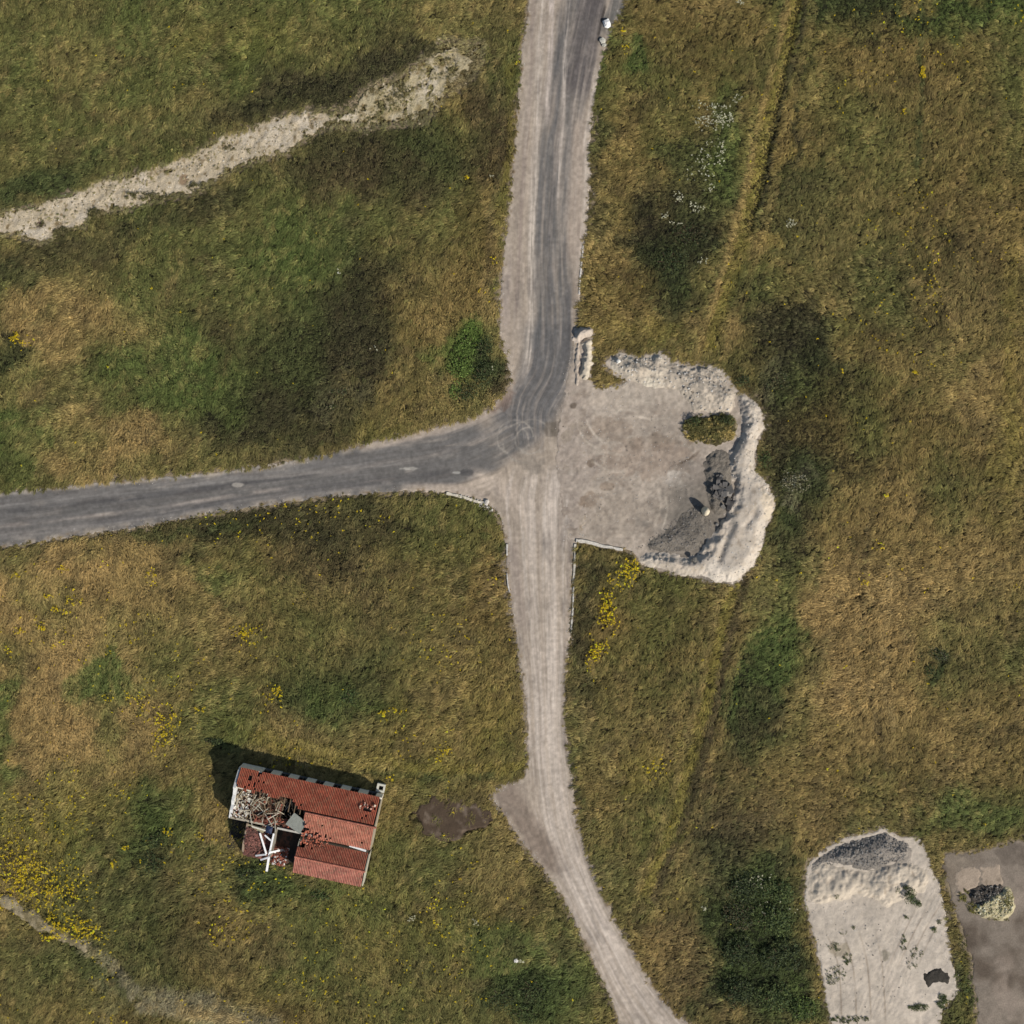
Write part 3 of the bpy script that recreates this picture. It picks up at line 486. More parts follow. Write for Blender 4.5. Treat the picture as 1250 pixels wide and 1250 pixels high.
# sand lot heaps
_, zgt = mound('gravel_heap', [(990,1066),(992,1053),(1006,1043),(1025,1032),(1048,1025),(1070,1020),(1082,1017),(1100,1026),(1112,1032),(1114,1050),(1105,1054),(1085,1056),(1062,1064),(1042,1062),(1024,1058),(1005,1056)], .6, 1.8, lambda x, y: mixc(flatcol((138,134,128), .12, (100,98,94), 1.0, 9)(x, y), (156,150,142), sstep(1060, 1100, x * 10 + 625)), M_grav, 'coarse blue-grey gravel heap on the north edge of the sand lot', 'gravel heap', .10, .5, seed=9)
def ridgex(x, y, sd):
    n = np.abs(fbm(x, y, 1.8, 3, 801)); return sstep(0, 1, sd) * (.3 * n)
mound('sand_heap', [(986,1072),(990,1062),(1004,1054),(1022,1056),(1044,1060),(1062,1063),(1084,1054),(1108,1052),(1128,1058),(1140,1074),(1132,1088),(1110,1096),(1088,1110),(1068,1100),(1048,1096),(1026,1104),(1000,1104),(986,1096)], .32, 1.7, flatcol((204,194,178), .05, (166,154,138), 1.2, 10), M_sand, 'long lumpy ridge of white sand across the sand lot below the grey gravel', 'sand heap', .17, 1.5, extra=ridgex, seed=10)
mound('dark_patch', [(1127,1188),(1133,1186),(1138,1182),(1147,1181),(1155,1186),(1161,1193),(1159,1199),(1150,1201),(1141,1200),(1134,1204),(1129,1198)], .15, .5, flatcol((70,67,62), .14), M_grav, 'small flat dark mound at the lower right of the sand lot', 'gravel heap', .05, .6, seed=11)  # low flat mound in a near-black colour for an unidentified dark spot
# rubble ring on the concrete pavement
def cring(x, y):
    col = flatcol((190,182,150), .1, (92,88,48), 1.0, 12)(x, y); return col
_, zrr = mound('rubble_ring', [(1188,1108),(1196,1100),(1206,1094),(1222,1088),(1232,1082),(1237,1096),(1238,1110),(1230,1120),(1214,1124),(1200,1120),(1190,1114)], .3, .7, cring, M_chalk, 'yellowish rubble and lime heaped round the dark pit on the concrete pavement', 'rubble heap', .18, .6, seed=12)
_, zdp = mound('debris_pit', [(1180,1090),(1190,1083),(1206,1078),(1222,1080),(1226,1090),(1220,1100),(1206,1110),(1190,1104)], .2, .5, flatcol((84,79,73), .25, (130,124,116), .6, 13), M_grav, 'dark charred debris between the two pale slabs and the yellow rubble', 'rubble heap', .22, .5, seed=13)

# loose stones scattered over the heaps (nobody could count them)
def zat(x, y, zf=None):
    a = np.array([x], float); b = np.array([y], float)
    z = Hlow(a, b)[0] + .07
    return max(z, zf(a, b)[0]) if zf is not None else z
def stones(name, n, region, r0, r1, cols, label, zf=None, seed=0):
    random.seed(seed); A = Acc(); k = 0; poly = np.array(W(region)); x0, y0 = poly.min(0); x1, y1 = poly.max(0)
    rx = np.random.default_rng(seed); X = rx.uniform(x0, x1, n * 4); Y = rx.uniform(y0, y1, n * 4); m = sdpoly(X, Y, poly) > 0.1; X = X[m][:n]; Y = Y[m][:n]
    Z = Hlow(X, Y) + .07
    if zf is not None: Z = np.maximum(Z, zf(X, Y))
    for q, (x, y, z) in enumerate(zip(X, Y, Z)):
        r = r0 + (r1 - r0) * random.random() ** 3; A.rock((x, y, z + r * .15), r, random.choice(cols), .7, 5)
    return A.build(name, M_rock, label=label, category='stones', kind='stuff')
M_rock = mat('rough_stone', 5, .25, .5, 12)
PALES = [(206,200,190),(190,182,170),(176,168,156)]; DARKS = [(72,70,66),(96,92,86),(120,116,110),(60,58,54)]
stones('loose_stones', 800, BANK, .03, .11, PALES * 5 + DARKS[:2], 'small stones scattered over the pale sand bank', zbank, 1)
stones('loose_stones', 420, NEH, .04, .16, PALES * 3 + DARKS[:1], 'lumps of chalk and stone on the northern sand heap', zneh, 2)
stones('loose_stones', 900, [(775,668),(838,622),(852,612),(872,640),(855,670),(815,676)], .03, .12, DARKS[1:3] + [(140,134,126),(110,104,96)], 'coarse dark stones on the crescent of grey gravel', zgh, 3)
stones('loose_stones', 900, [(992,1064),(992,1053),(1025,1032),(1082,1017),(1112,1032),(1105,1052),(1062,1060),(1024,1056)], .05, .15, [(104,100,95),(126,122,116),(142,138,132),(118,114,108)], 'coarse grey stones covering the gravel heap on the sand lot', zgt, 4)
stones('loose_stones', 300, [(988,1068),(1140,1070),(1164,1210),(1110,1236),(1014,1240),(986,1100)], .03, .1, PALES + DARKS[1:3], 'scattered small stones on the sand lot', None, 5)
stones('loose_stones', 260, [(1188,1108),(1222,1088),(1234,1084),(1238,1110),(1214,1124),(1196,1118)], .06, .2, [(206,200,170),(190,182,140),(160,150,110)], 'pale lime rubble around the dark pit', zrr, 6)
stones('loose_stones', 220, [(1182,1092),(1206,1080),(1222,1082),(1220,1100),(1200,1106)], .06, .18, DARKS + [(150,144,136)], 'dark broken debris inside the pit', zdp, 7)
stones('loose_stones', 1500, [(-30,272),(130,220),(230,192),(310,158),(395,140),(395,152),(300,198),(200,238),(110,256),(60,290),(-30,296)], .03, .11, [(214,206,190),(196,186,164),(150,138,112),(110,98,74)], 'broken chalk lumps on the pale track', None, 8)
stones('loose_stones', 900, [(705,470),(790,478),(840,500),(850,560),(850,610),(800,640),(712,640)], .02, .075, PALES * 2 + DARKS[1:3], 'pebbles on the gravel yard', None, 9)
stones('loose_stones', 200, [(545,598),(590,610),(604,624),(600,628),(560,606)], .05, .15, PALES, 'white stone edging breaking up at the junction corner', None, 10)

A = Acc(); random.seed(71)
for poly, n in ((ROAD, 2600), (YARD, 900), (LOT, 500)):
    for _ in range(n):
        i = random.randrange(len(poly)); a, b = poly[i - 1], poly[i]; t = random.random(); p = a * (1 - t) + b * t + np.array((random.gauss(0, .28), random.gauss(0, .28)))
        if abs(p[0]) < 72 and abs(p[1]) < 72: r_ = random.uniform(.02, .075); A.rock((p[0], p[1], 0), r_, random.choice(PALES + [(150,138,120)]), .6, 4)
v_ = np.array(A.v); v_[:, 2] += Hlow(v_[:, 0], v_[:, 1]) + .04; A.v = [tuple(q) for q in v_]
A.build('verge_gravel', M_rock, label='loose gravel spilled along the edges of the road, yard and sand lot', category='gravel', kind='stuff')
# individual stones, blocks, slabs
def boulder(px, py, r, col, label, h=.7, z=.1, name='boulder', seg=9):
    A = Acc(); A.rock((0, 0, r * .3), r, col, h, seg); x, y = P(px, py)
    o = A.build(name, M_rock, loc=(x, y, zat(x, y)), label=label, category='stone'); return o
random.seed(4)
A = Acc()   # tall pale stone that throws the long shadow
prof = [(0, .42), (.35, .50), (.8, .46), (1.2, .36), (1.5, .20)]
vs = []; fs = []; sg = 12
for z, r in prof:
    for i in range(sg):
        a = i * 6.283 / sg; q = r * random.uniform(.86, 1.1); vs.append((q * math.cos(a), 1.15 * q * math.sin(a), z))
vs.append((0, 0, 1.58)); n = len(prof)
for k in range(n - 1):
    for i in range(sg): fs.append((k * sg + i, k * sg + (i + 1) % sg, (k + 1) * sg + (i + 1) % sg, (k + 1) * sg + i))
for i in range(sg): fs.append(((n - 1) * sg + i, (n - 1) * sg + (i + 1) % sg, len(vs) - 1))
A.add(vs, fs, (214,200,172)); x, y = P(861, 624, .8)
A.build('standing_stone', M_rock, loc=(x, y, zat(x, y) + .15), smooth=True, label='tall rounded pale stone standing in dark gravel and throwing a long shadow', category='stone')
boulder(741, 29, .55, (232,230,224), 'large white boulder on the grey road verge near the top of the picture', .8)
boulder(735, 50, .4, (186,182,168), 'flat pale stone just below the white boulder on the road verge', .5)
boulder(737, 55, .32, (170,166,152), 'broken pale stone, lower of two below the white boulder', .5)
boulder(630, 1171, .35, (220,214,204), 'white stone lying in the grass beside the dark green shrubs at the bottom', .6)
boulder(594, 613, .35, (200,192,180), 'grey stone at the inner corner of the road junction', .6)
boulder(874, 640, .25, (120,116,110), 'small grey stone at the foot of the sand bank', .7)
boulder(846, 683, .35, (110,106,98), 'dark stone on the south arm of the sand bank', .6).location[2] += .6
boulder(754, 1132 - 690 + 0, .3, (225,222,212), 'white stone on the west tip of the northern sand heap', .8).location[2] += .4
blocks = thing('broken_paving', 'pile of broken dark paving blocks at the inner foot of the sand bank', 'rubble', P(879, 602) + (.3,))
MB = mat('dark_paving_block', 5, .3, .4, 12)
for k in range(30):
    A = Acc(); g = random.choice([(92,88,84),(74,72,70),(124,119,112),(104,100,95)])
    A.box((0, 0, 0), (random.uniform(.45, 1.0), random.uniform(.3, .7), random.uniform(.16, .3)), Matrix.Rotation(random.uniform(-.5, .5), 3, 'X') @ Matrix.Rotation(random.uniform(-.4, .4), 3, 'Y'), g, .06)
    A.build('block', MB, blocks, loc=(random.uniform(-1.0, 1.1), random.uniform(-1.9, 2.0), random.uniform(.35, .75)), rz=random.uniform(0, 3))
for k, (pts, lab) in enumerate((([(1172,1062),(1195,1059),(1196,1083),(1184,1086),(1176,1092),(1168,1090)], 'pale worn concrete slab, left of the two above the rubble pit'), ([(1198,1060),(1216,1056),(1221,1062),(1222,1080),(1199,1082)], 'pale worn concrete slab, right of the two above the rubble pit'))):
    mound('concrete_slab', pts, .05, .3, flatcol((172,158,142), .06, (140,128,112), 1.0, 30 + k), M_conc, lab, 'slab', .02, 1.0, seed=30 + k)
def kerb(pts, wd, h, col, label):
    pl = spline(W(pts), False, 4); A = Acc(); L = []
    for i, p in enumerate(pl):
        t = pl[min(i + 1, len(pl) - 1)] - pl[max(i - 1, 0)]; t = t / np.hypot(*t); nrm = np.array((-t[1], t[0])); z = zat(*p)
        a = p + nrm * wd / 2 * random.uniform(.6, 1.2); b = p - nrm * wd / 2 * random.uniform(.6, 1.2); hh = h * random.uniform(.6, 1.1)
        L.append([(a[0], a[1], z - .2), (a[0], a[1], z + hh), (b[0], b[1], z + hh), (b[0], b[1], z - .2)])
    vs = sum(L, []); fs = [(4 * i + j, 4 * i + j + 1, 4 * i + 5 + j, 4 * i + 4 + j) for i in range(len(L) - 1) for j in range(3)]
    fs += [(0, 3, 2, 1), tuple(len(vs) - 4 + j for j in range(4))]
    A.add(vs, fs, col); return A.build('kerb', M_chalkk, label=label, category='kerb', kind='structure')
M_chalkk = mat('chalky_kerb', 4, .3, .6, 9)
kerb([(702,664),(701,690),(700,712)], .3, .1, (196,188,172), 'white chalky kerb on the east side of the southern track')
kerb([(700,716),(699,745),(697,772)], .2, .08, (196,190,178), 'worn end of the east kerb')
kerb([(703,660),(718,662),(738,667),(760,671)], .4, .14, (204,196,182), 'pale kerb along the south edge of the yard')
kerb([(619,664),(619,678)], .22, .1, (196,190,180), 'short white kerb on the west side of the track')
kerb([(619,700),(620,712),(622,722)], .16, .1, (196,190,180), 'thin white kerb piece on the west side of the track')
kerb([(545,602),(562,606),(580,612),(592,614)], .35, .1, (208,198,178), 'curved pale kerb at the inner corner of the junction')
kerb([(712,300),(709,330),(707,360)], .2, .06, (214,206,194), 'pale broken road edging north of the yard')

# ------------------------------------------------------------------ ruined building (local frame: +x along the long side, -y to the south)
M_tile = mat('red_clay_tiles', 3, .22, .2, 30, .85); M_plas = mat('weathered_white_plaster', 3, .18, .4, 10, .9)
M_wood = mat('bleached_timber', 8, .25, .3, 30, .85); M_dark = mat('dark_window_opening', 3, .2, 0, 5, .6); M_rub = mat('interior_rubble', 4, .4, .8, 8)
bz = float(Hlow(np.array([OB[0] + 9]), np.array([OB[1] - 5]))[0])
house = thing('ruined_building', 'derelict white walled building with a partly collapsed red tiled roof and a south annex', 'building', (OB[0], OB[1], bz), BA)
ZE, ZR, VR, V1 = 2.6, 4.15, 3.2, 6.3
def part(A, name, m, parent=house, **kw): return A.build(name, m, parent, **kw)
A = Acc(); PL = (176,172,164)
wins = []; u = .3; A_n = Acc()
k = 0
segs = [(.3, 2.2)]; ww = 2.15; x0 = 3.1; openings = []
for k in range(7): openings.append((x0 + k * ww, x0 + k * ww + 1.0))
openings = [(a, b) for a, b in openings if b < 17.2]
cur = .3
for a, b in openings:
    A_n.box(((cur + a) / 2, -.12, 1.25), (a - cur, .24, 2.5), col=(238,228,208)); cur = b
    A_n.box(((a + b) / 2, -.13, .16), (b - a, .2, .32), col=(120,118,112)); A_n.box(((a + b) / 2, -.16, 2.36), (b - a, .12, .2), col=(110,108,104))
A_n.box(((cur + 17.8) / 2, -.12, 1.25), (17.8 - cur, .24, 2.5), col=(238,228,208))
part(A_n, 'wall', M_plas, label='white north wall with a row of dark window openings')
for a, b in openings:
    F = Acc(); c = (a + b) / 2
    for s in (-1, 1): F.box((c + s * (b - a) / 2 - s * .04, -.15, 1.28), (.06, .06, 1.9), col=(120,110,96))
    F.box((c, -.15, 1.3), (.05, .05, 1.9), col=(120,110,96)); f = part(F, 'window', M_wood)
    G = Acc(); G.box((c, -.2, 1.28), (b - a, .02, 1.86), col=(22,24,26)); part(G, 'pane', M_dark, f)
def gable(u0, vs, top, name='wall', col=(200,196,186), th=.28, label=None):
    """wall across the building at u0; top = list of (v, z)"""
    G = Acc(); poly = [(-vs[0], 0), (-vs[1], 0)] + [(-v, z) for v, z in reversed(top)]
    G.prism(poly, 0, u0, u0 + th, col); kw = dict(label=label) if label else {}
    part(G, name, M_plas, **kw)
gable(17.72, (.25, V1), [(.25, ZE + .08), (VR, ZR + .06), (V1, ZE + .05)], th=.09, col=(158,146,124), label='east gable wall')
gable(.3, (.25, V1), [(.25, ZE + .08), (2.2, 3.6), (2.6, 3.1), (3.3, 2.7), (4.0, 2.8), (4.6, 2.3), (5.2, 2.5), (V1, 2.1)], th=.34, col=(214,212,206), label='broken west gable wall')
G = Acc(); G.box((11.95, -V1 + .12, 1.25), (11.34, .22, 2.5), col=(190,184,170)); part(G, 'wall', M_plas, label='south wall of the main block')
G = Acc(); G.box((3.2, -V1 + .12, 1.1), (5.4, .24, 2.2), col=(170,160,140)); part(G, 'wall', M_plas, label='low south wall below the collapsed roof')
G = Acc(); G.box((6.1, -8.2, 1.0), (.16, 3.4, 2.0), col=(140,132,118)); part(G, 'wall', M_plas, label='west wall of the open courtyard')
AN0, AN1, AR, AZ, AZR = 6.95, 10.9, 8.85, 2.25, 3.2
for u0 in (9.15, 17.66):
    gable(u0, (AN0, AN1), [(AN0, AZ), (AR, AZR + .03), (AN1, AZ)], th=.12, col=(176,170,150), label='annex end wall')
G = Acc(); G.box((13.45, -AN1 + .1, 1.1), (8.2, .2, 2.2), col=(176,170,158)); part(G, 'wall', M_plas, label='south wall of the annex')
G = Acc(); G.box((13.45, -AN0 - .1, 1.1), (8.2, .2, 2.2), col=(150,146,138)); part(G, 'wall', M_plas, label='north wall of the annex facing the gap')
G = Acc(); G.box((9.0, -5.5, .04), (17.0, 10.2, .12), col=(58,52,46)); part(G, 'floor', M_rub)
ROOFC = [(158,84,64),(170,92,70),(146,74,58),(164,96,76),(138,78,62)]
def inhole(u, v):
    # outline of the collapsed part of the main roof
    edge = 2.15 - .12 * math.sin(u * 2.1) if u < 7.6 else 2.15 + (u - 7.6) * .8
    return (u < 9.4 + .25 * math.sin(v * 3)) and v > edge
def slope(name, u0, u1, vE, vR, zE, zR, cols, miss, dens=1.0, tint=1.0, label=None):
    A = Acc(); L = math.hypot(vR - vE, zR - zE); rows = int(L / .33); tw = .2; nc = int((u1 - u0) / tw)
    sv = (vR - vE) / L; sz = (zR - zE) / L; nx, nz = -sz * (1 if vR > vE else -1), abs(sv)   # outward normal in (v, z)
    nvv = -abs(sz) if vR > vE else abs(sz)
    for r in range(rows):
        for c in range(nc):
            u = u0 + c * tw; s0 = r * .33; s1 = min(s0 + .38, L); vm = vE + sv * (s0 + .15)
            if miss(u + .1, vm): continue
            if random.random() < .0: continue
            col = np.array(cols[0]) * .7 + np.array(random.choice(cols)) * .3; col = col * random.uniform(.95, 1.05) * (1 + .06 * math.sin(u * 1.7 + 2 * math.sin(r * .9)))
            if random.random() < .02: col = col * .8
            if random.random() < .2: col = np.array(col) * .8 + np.array((150,140,110)) * .2
            vs = []; j = random.uniform(-.012, .012)
            for (s, lift) in ((s0 - .02, .012 + j * .3), (s1, .005)):
                for q in range(5):
                    h = lift + (0, .05, .065, .05, .0)[q]; uu = u + q * tw / 4 + j
                    vs.append((uu, -(vE + sv * s + nvv * h), zE + sz * s + nz * h))
            fs = [(q, q + 1, q + 6, q + 5) for q in range(4)]
            lo = len(vs)
            for q in range(5):
                h = 0.0; uu = u + q * tw / 4 + j; s = s0 - .02; vs.append((uu, -(vE + sv * s + nvv * h), zE + sz * s + nz * h))
            fs += [(lo + q, lo + q + 1, q + 1, q) for q in range(4)]
            A.add(vs, fs, col)
    kw = dict(label=label) if label else {}
    return part(A, name, M_tile, kind='stuff', **kw)
random.seed(21)
nholes = set((random.randint(0, 14), random.randint(0, 8)) for _ in range(26))
def missN(u, v):
    if inhole(u, v): return True
    if u < 4.2 and (int(u / .25), int(v / .3)) in nholes: return True
    if abs(u - 16.3) < .42 and abs(v - 1.35) < .32: return True
    if u > 15.2 and random.random() < .05 and 1.2 < v < 2.6: return True
    return random.random() < .004
slope('roof_tiles', .55, 17.75, -.04, VR, ZE, ZR, [(158,86,64),(166,94,70),(144,78,60),(152,98,76)], missN, label='north slope of red clay pantiles with a hole near the east end')
def missS(u, v): return inhole(u, v) or (u < 10.2 and v > 5.3) or (10.2 < u < 12.6 and v > 5.5 and random.random() < .5) or random.random() < .004
slope('roof_tiles', 9.3, 17.75, V1 + .05, VR, ZE, ZR, [(162,104,84),(152,94,76),(168,116,98)], missS, label='remaining south slope of paler pantiles')  # tile colours paler and pinker than on the north slope
def missA(u, v): return (u < 11.4 and v < 7.7 and random.random() < .8 - (u - 9) * .25) or random.random() < .004
slope('roof_tiles', 9.15, 17.75, AN0 - .05, AR, AZ, AZR, [(150,88,68),(140,80,62),(148,96,78)], missA, label='north slope of the annex roof')
slope('roof_tiles', 9.15, 17.75, AN1 + .1, AR, AZ, AZR, [(158,102,86),(148,94,80),(166,114,100)], lambda u, v: False, label='south slope of the annex roof')
for (u0, u1, v, z) in ((9.4, 17.75, VR, ZR), (9.15, 17.75, AR, AZR)):
    A = Acc(); u = u0
    while u < u1 - .1:
        A.add([(u, -(v + a), z + b) for a, b in ((-.14, .0), (-.08, .11), (0, .14), (.08, .11), (.14, .0))] + [(u + .42, -(v + a * .9), z - .01 + b * .9) for a, b in ((-.14, .0), (-.08, .11), (0, .14), (.08, .11), (.14, .0))],
              [(q, q + 1, q + 6, q + 5) for q in range(4)] + [(0, 1, 2, 3, 4)], np.array((176,112,92)) * random.uniform(.9, 1.08)); u += .39
    part(A, 'ridge', M_tile, kind='stuff')
# dark sheet added under the tiles, painted as interior shade seen through missing ones
A = Acc()
for (u0, u1, va, za, vb, zb) in ((.6, 17.6, .1, ZE - .06, 2.0, ZE + .90), (9.7, 17.6, 2.0, ZE + .90, VR - .05, ZR - .1), (9.7, 17.6, 4.8, ZE + .68, VR + .05, ZR - .1)):
    A.add([(u0, -va, za), (u1, -va, za), (u1, -vb, zb), (u0, -vb, zb)], [(0, 1, 2, 3)], (52,44,38))
part(A, 'hole_shade_sheet', M_wood)
# timbers: rafters of the collapsed part
def plank_mesh(L, wd, th, col, name='plank'):
    A = Acc(); A.box((0, 0, 0), (L, wd, th), col=col, jit=.008)
    me = bpy.data.meshes.new(name); me.from_pydata(A.v, [], A.f); at = me.color_attributes.new('tint', 'FLOAT_COLOR', 'POINT')
    c = np.ones((len(A.v), 4)); c[:, :3] = lin(np.array(A.c)); at.data.foreach_set('color', c.ravel().astype(np.float32)); me.materials.append(M_wood); return me
PM = [plank_mesh(L, wd, .05, col) for L, wd, col in ((1.2, .1, (182,170,146)), (.9, .07, (146,128,104)), (1.6, .09, (196,188,168)), (.8, .13, (104,84,66)), (1.1, .08, (160,144,112)), (1.3, .09, (122,102,80)))]
def pz(u): return 2.5 - .2 * math.sin(u)
random.seed(33)
for k in range(150):
    u = random.uniform(.8, 6.6); v = random.uniform(2.5, 6.1)
    if k > 130: u = random.uniform(6.6, 9.2); v = random.uniform(2.3, 5.8)
    o = link('plank', random.choice(PM), house, loc=(u, -v, (2.0 if u < 6.4 else 1.2) + random.uniform(-.2, .5)))
    pr = random.choice((1.35, 1.75, 1.2, 2.1, .5, -.4, 2.6)) + random.uniform(-.3, .3)
    o.rotation_euler = (random.uniform(-.5, .5), random.uniform(-.3, .3), pr)
for u in (6.6, 7.3, 8.0, 8.7):
    o = link('rafter', PM[5], house, loc=(u, -2.9, 3.5)); o.rotation_euler = (-.5, 0, 1.57); o.scale = (1.3, 1, 2)
A = Acc(); A.box((1.5, -2.2, 3.35), (1.9, .14, .14), Matrix.Rotation(-.06, 3, 'Z'), (222,212,190)); part(A, 'plank', M_wood, label='pale plank along the broken edge of the roof')
A = Acc(); A.box((6.9, -2.0, 3.35), (1.9, .14, .1), Matrix.Rotation(-.0, 3, 'Z'), (170,160,140)); part(A, 'plank', M_wood, label='grey board above the dark hole')
# ceiling rubble surface below the planks
def rubble(u0, u1, v0, v1, z, cols, n, r0, r1, seed, name='tile_debris'):
    random.seed(seed); A = Acc()
    for _ in range(n):
        u = random.uniform(u0, u1); v = random.uniform(v0, v1); s = random.uniform(r0, r1); zz = z(u, v) + random.uniform(-.08, .1)
        R = Matrix.Rotation(random.uniform(0, 6.28), 3, 'Z') @ Matrix.Rotation(random.uniform(-.6, .6), 3, 'X'); A.box((u, -v, zz), (s, s * random.uniform(.5, 1), .04), R, random.choice(cols))
    return part(A, name, M_tile, kind='stuff')
A = Acc(); A.add([(.6, -2.1, 2.2), (6.4, -2.1, 2.1), (6.4, -6.15, 1.7), (.6, -6.15, 1.8)], [(0, 1, 2, 3)], (70,56,44)); part(A, 'fallen_ceiling', M_rub)
RED = [(160,94,74),(134,80,64),(116,72,58),(96,70,56)]; WHT = [(225,220,210),(200,196,186),(180,170,150)]
rubble(.6, 6.5, 2.2, 6.2, lambda u, v: 1.95, RED + [(90,74,56),(120,104,80)], 520, .12, .34, 51)
rubble(.3, 2.4, 2.6, 6.1, lambda u, v: 2.05, WHT, 150, .12, .34, 52, 'plaster_debris')
rubble(3.4, 9.3, 5.0, 6.1, lambda u, v: 2.2, RED, 260, .14, .32, 53)
rubble(9.3, 12.6, 5.6, 7.3, lambda u, v: 2.62, [(186,108,82),(160,92,70),(190,122,98),(90,60,48)], 130, .1, .28, 54)
rubble(15.4, 17.3, .9, 1.5, lambda u, v: 2.78 + .48 * v + .0, [(200,150,130),(190,170,150),(150,80,60)], 16, .16, .3, 55)
# collapsed west annex: heap of brown tiles
def annh(u, v): return .3 + (2.0 - .42 * max(0, u - 2.9)) * max(.12, 1 - max(0, v - 8.6) / 2.6)
A = Acc(); N = 16; vs = []
for i in range(N + 1):
    for j in range(N + 1):
        u = 2.7 + i / N * 5.6; v = 6.5 + j / N * 4.6
        if u > 6.0: z = .1 + max(0, (v - 8.6)) * .28 * (1 if u < 7.6 else .5)
        else: z = annh(u, v)
        if i in (0, N) or j == N: z = -.2
        vs.append((u + random.uniform(-.08, .08), -(v + random.uniform(-.08, .08)), z + random.uniform(-.06, .06)))
A.add(vs, [(i * (N + 1) + j, i * (N + 1) + j + 1, (i + 1) * (N + 1) + j + 1, (i + 1) * (N + 1) + j) for i in range(N) for j in range(N)], (84,62,52)); part(A, 'fallen_roof', M_rub)
rubble(2.8, 6.0, 6.9, 10.7, lambda u, v: annh(u, v) + .1, [(124,84,74),(104,72,64),(90,66,58),(140,96,84)], 620, .16, .36, 56)
rubble(6.1, 7.9, 9.0, 11.0, lambda u, v: .12 + max(0, v - 8.6) * .28 + .1, RED + WHT[:1], 260, .16, .34, 57)
A = Acc(); A.add([(2.7, -6.5, 2.25), (5.1, -6.55, 2.3), (4.7, -7.25, 2.0), (3.0, -7.2, 1.95), (2.7, -6.5, 2.15), (5.1, -6.55, 2.2), (4.7, -7.25, 1.9), (3.0, -7.2, 1.85)], [(3, 2, 1, 0), (4, 5, 6, 7), (0, 1, 5, 4), (1, 2, 6, 5), (2, 3, 7, 6), (3, 0, 4, 7)], (150,142,116)); part(A, 'ceiling_panel', M_plas)
G = Acc(); G.prism([(-6.4, 0), (-10.7, 0), (-10.6, .6), (-9.9, 1.7), (-8.9, 2.3), (-6.4, 2.45)], 0, 2.6, 2.8, (150,132,112)); part(G, 'wall', M_plas, label='broken west wall of the collapsed annex')
# things lying on the ruin
def wobj(A, name, m, label, cat, **kw): return A.build(name, m, loc=(OB[0], OB[1], bz), rz=BA, label=label, category=cat, **kw)
def beam(a, b, wd, col, label):
    a = Vector((a[0], -a[1], a[2])); b = Vector((b[0], -b[1], b[2])); dd = b - a; R = dd.to_track_quat('X', 'Z').to_matrix(); A = Acc(); A.box((a + b) / 2, (dd.length, wd, .12), R, col, .01)
    wobj(A, 'fallen_beam', M_wood, label, 'beam', group='white beams on the collapsed annex')
WB = (236,234,230)
beam((4.37,7.25,2.25), (5.6,9.7,1.75), .2, WB, 'white beam slanting down from the ceiling panel over brown tile rubble')
beam((5.55,9.75,1.85), (4.3,10.35,1.2), .2, WB, 'short white beam forming the lower leg of the V over the tile rubble')
beam((6.05,6.9,2.45), (5.98,9.2,2.0), .2, WB, 'white beam hanging from the wall corner beside the dark courtyard')
beam((5.98,9.1,2.1), (5.94,12.0,.9), .26, WB, 'longest white beam, pointing down to the grass below the ruin')
beam((5.0,10.7,1.3), (6.05,9.95,1.9), .2, WB, 'white beam crossing the longest beam from the left')
beam((5.9,9.35,2.2), (7.0,9.1,1.2), .2, WB, 'white beam lying to the right of the cross, by the courtyard')
beam((5.0,7.4,2.2), (5.9,7.9,2.2), .18, WB, 'short white beam just below the blue sheet')
beam((3.3,6.6,2.5), (5.0,6.75,2.5), .14, (222,214,196), 'cream beam along the top edge of the ceiling panel')
beam((15.2,6.45,2.4), (17.3,6.6,2.5), .22, (235,232,226), 'white plank lying in the dark gap between the two roofs')
A = Acc(); n = 14
a, b, c, d4 = [Vector(q) for q in ((8.0,-3.75,3.15), (9.75,-4.6,3.1), (9.1,-6.2,2.75), (7.2,-5.45,2.7))]
for i in range(n):
    for s in range(2):
        t0 = (i + s * .5) / n; t1 = (i + .5 + s * .5) / n; dz = Vector((0, 0, .05 if s else 0)); dz2 = Vector((0, 0, 0 if s else .05))
        A.add([a.lerp(d4, t0) + dz, b.lerp(c, t0) + dz, b.lerp(c, t1) + dz2, a.lerp(d4, t1) + dz2], [(0, 1, 2, 3), (3, 2, 1, 0)][:1], (150,152,142))
A.v = [tuple(q) for q in A.v]; wobj(A, 'corrugated_sheet', mat('dull_metal', 4, .15, .1, 10, .6), 'grey corrugated sheet lying tilted over the dark hole in the roof', 'metal sheet')
A = Acc(); A.add([(5.0, -6.1, 2.5), (5.8, -6.15, 2.55), (5.75, -7.1, 2.35), (5.0, -7.0, 2.3), (5.4, -6.6, 2.6)], [(0, 4, 1), (1, 4, 2), (2, 4, 3), (3, 4, 0)], (40,50,74)); o = wobj(A, 'tarpaulin', mat('dark_blue_plastic', 4, .2, .1, 10, .5), 'crumpled dark blue plastic sheet at the wall corner by the white beams', 'plastic sheet')
A = Acc(); # square concrete shaft at the north-east corner
for cx, cy, sx, sy in ((0, .38, 1.0, .24), (0, -.38, 1.0, .24), (-.37, 0, .26, .52), (.4, 0, .2, .52)): A.box((cx, cy, .3), (sx, sy, .7), col=(204,200,184))
x, y = bloc(17.32, -.66); shaft = thing('concrete_shaft', 'square pale concrete shaft with a round dark opening at the north-east corner of the ruin', 'shaft', (x, y, bz), BA)
part(A, 'rim', M_conc, shaft); A = Acc(); A.box((0, 0, .15), (.52, .52, .1), col=(20,20,18)); part(A, 'opening', M_dark, shaft)

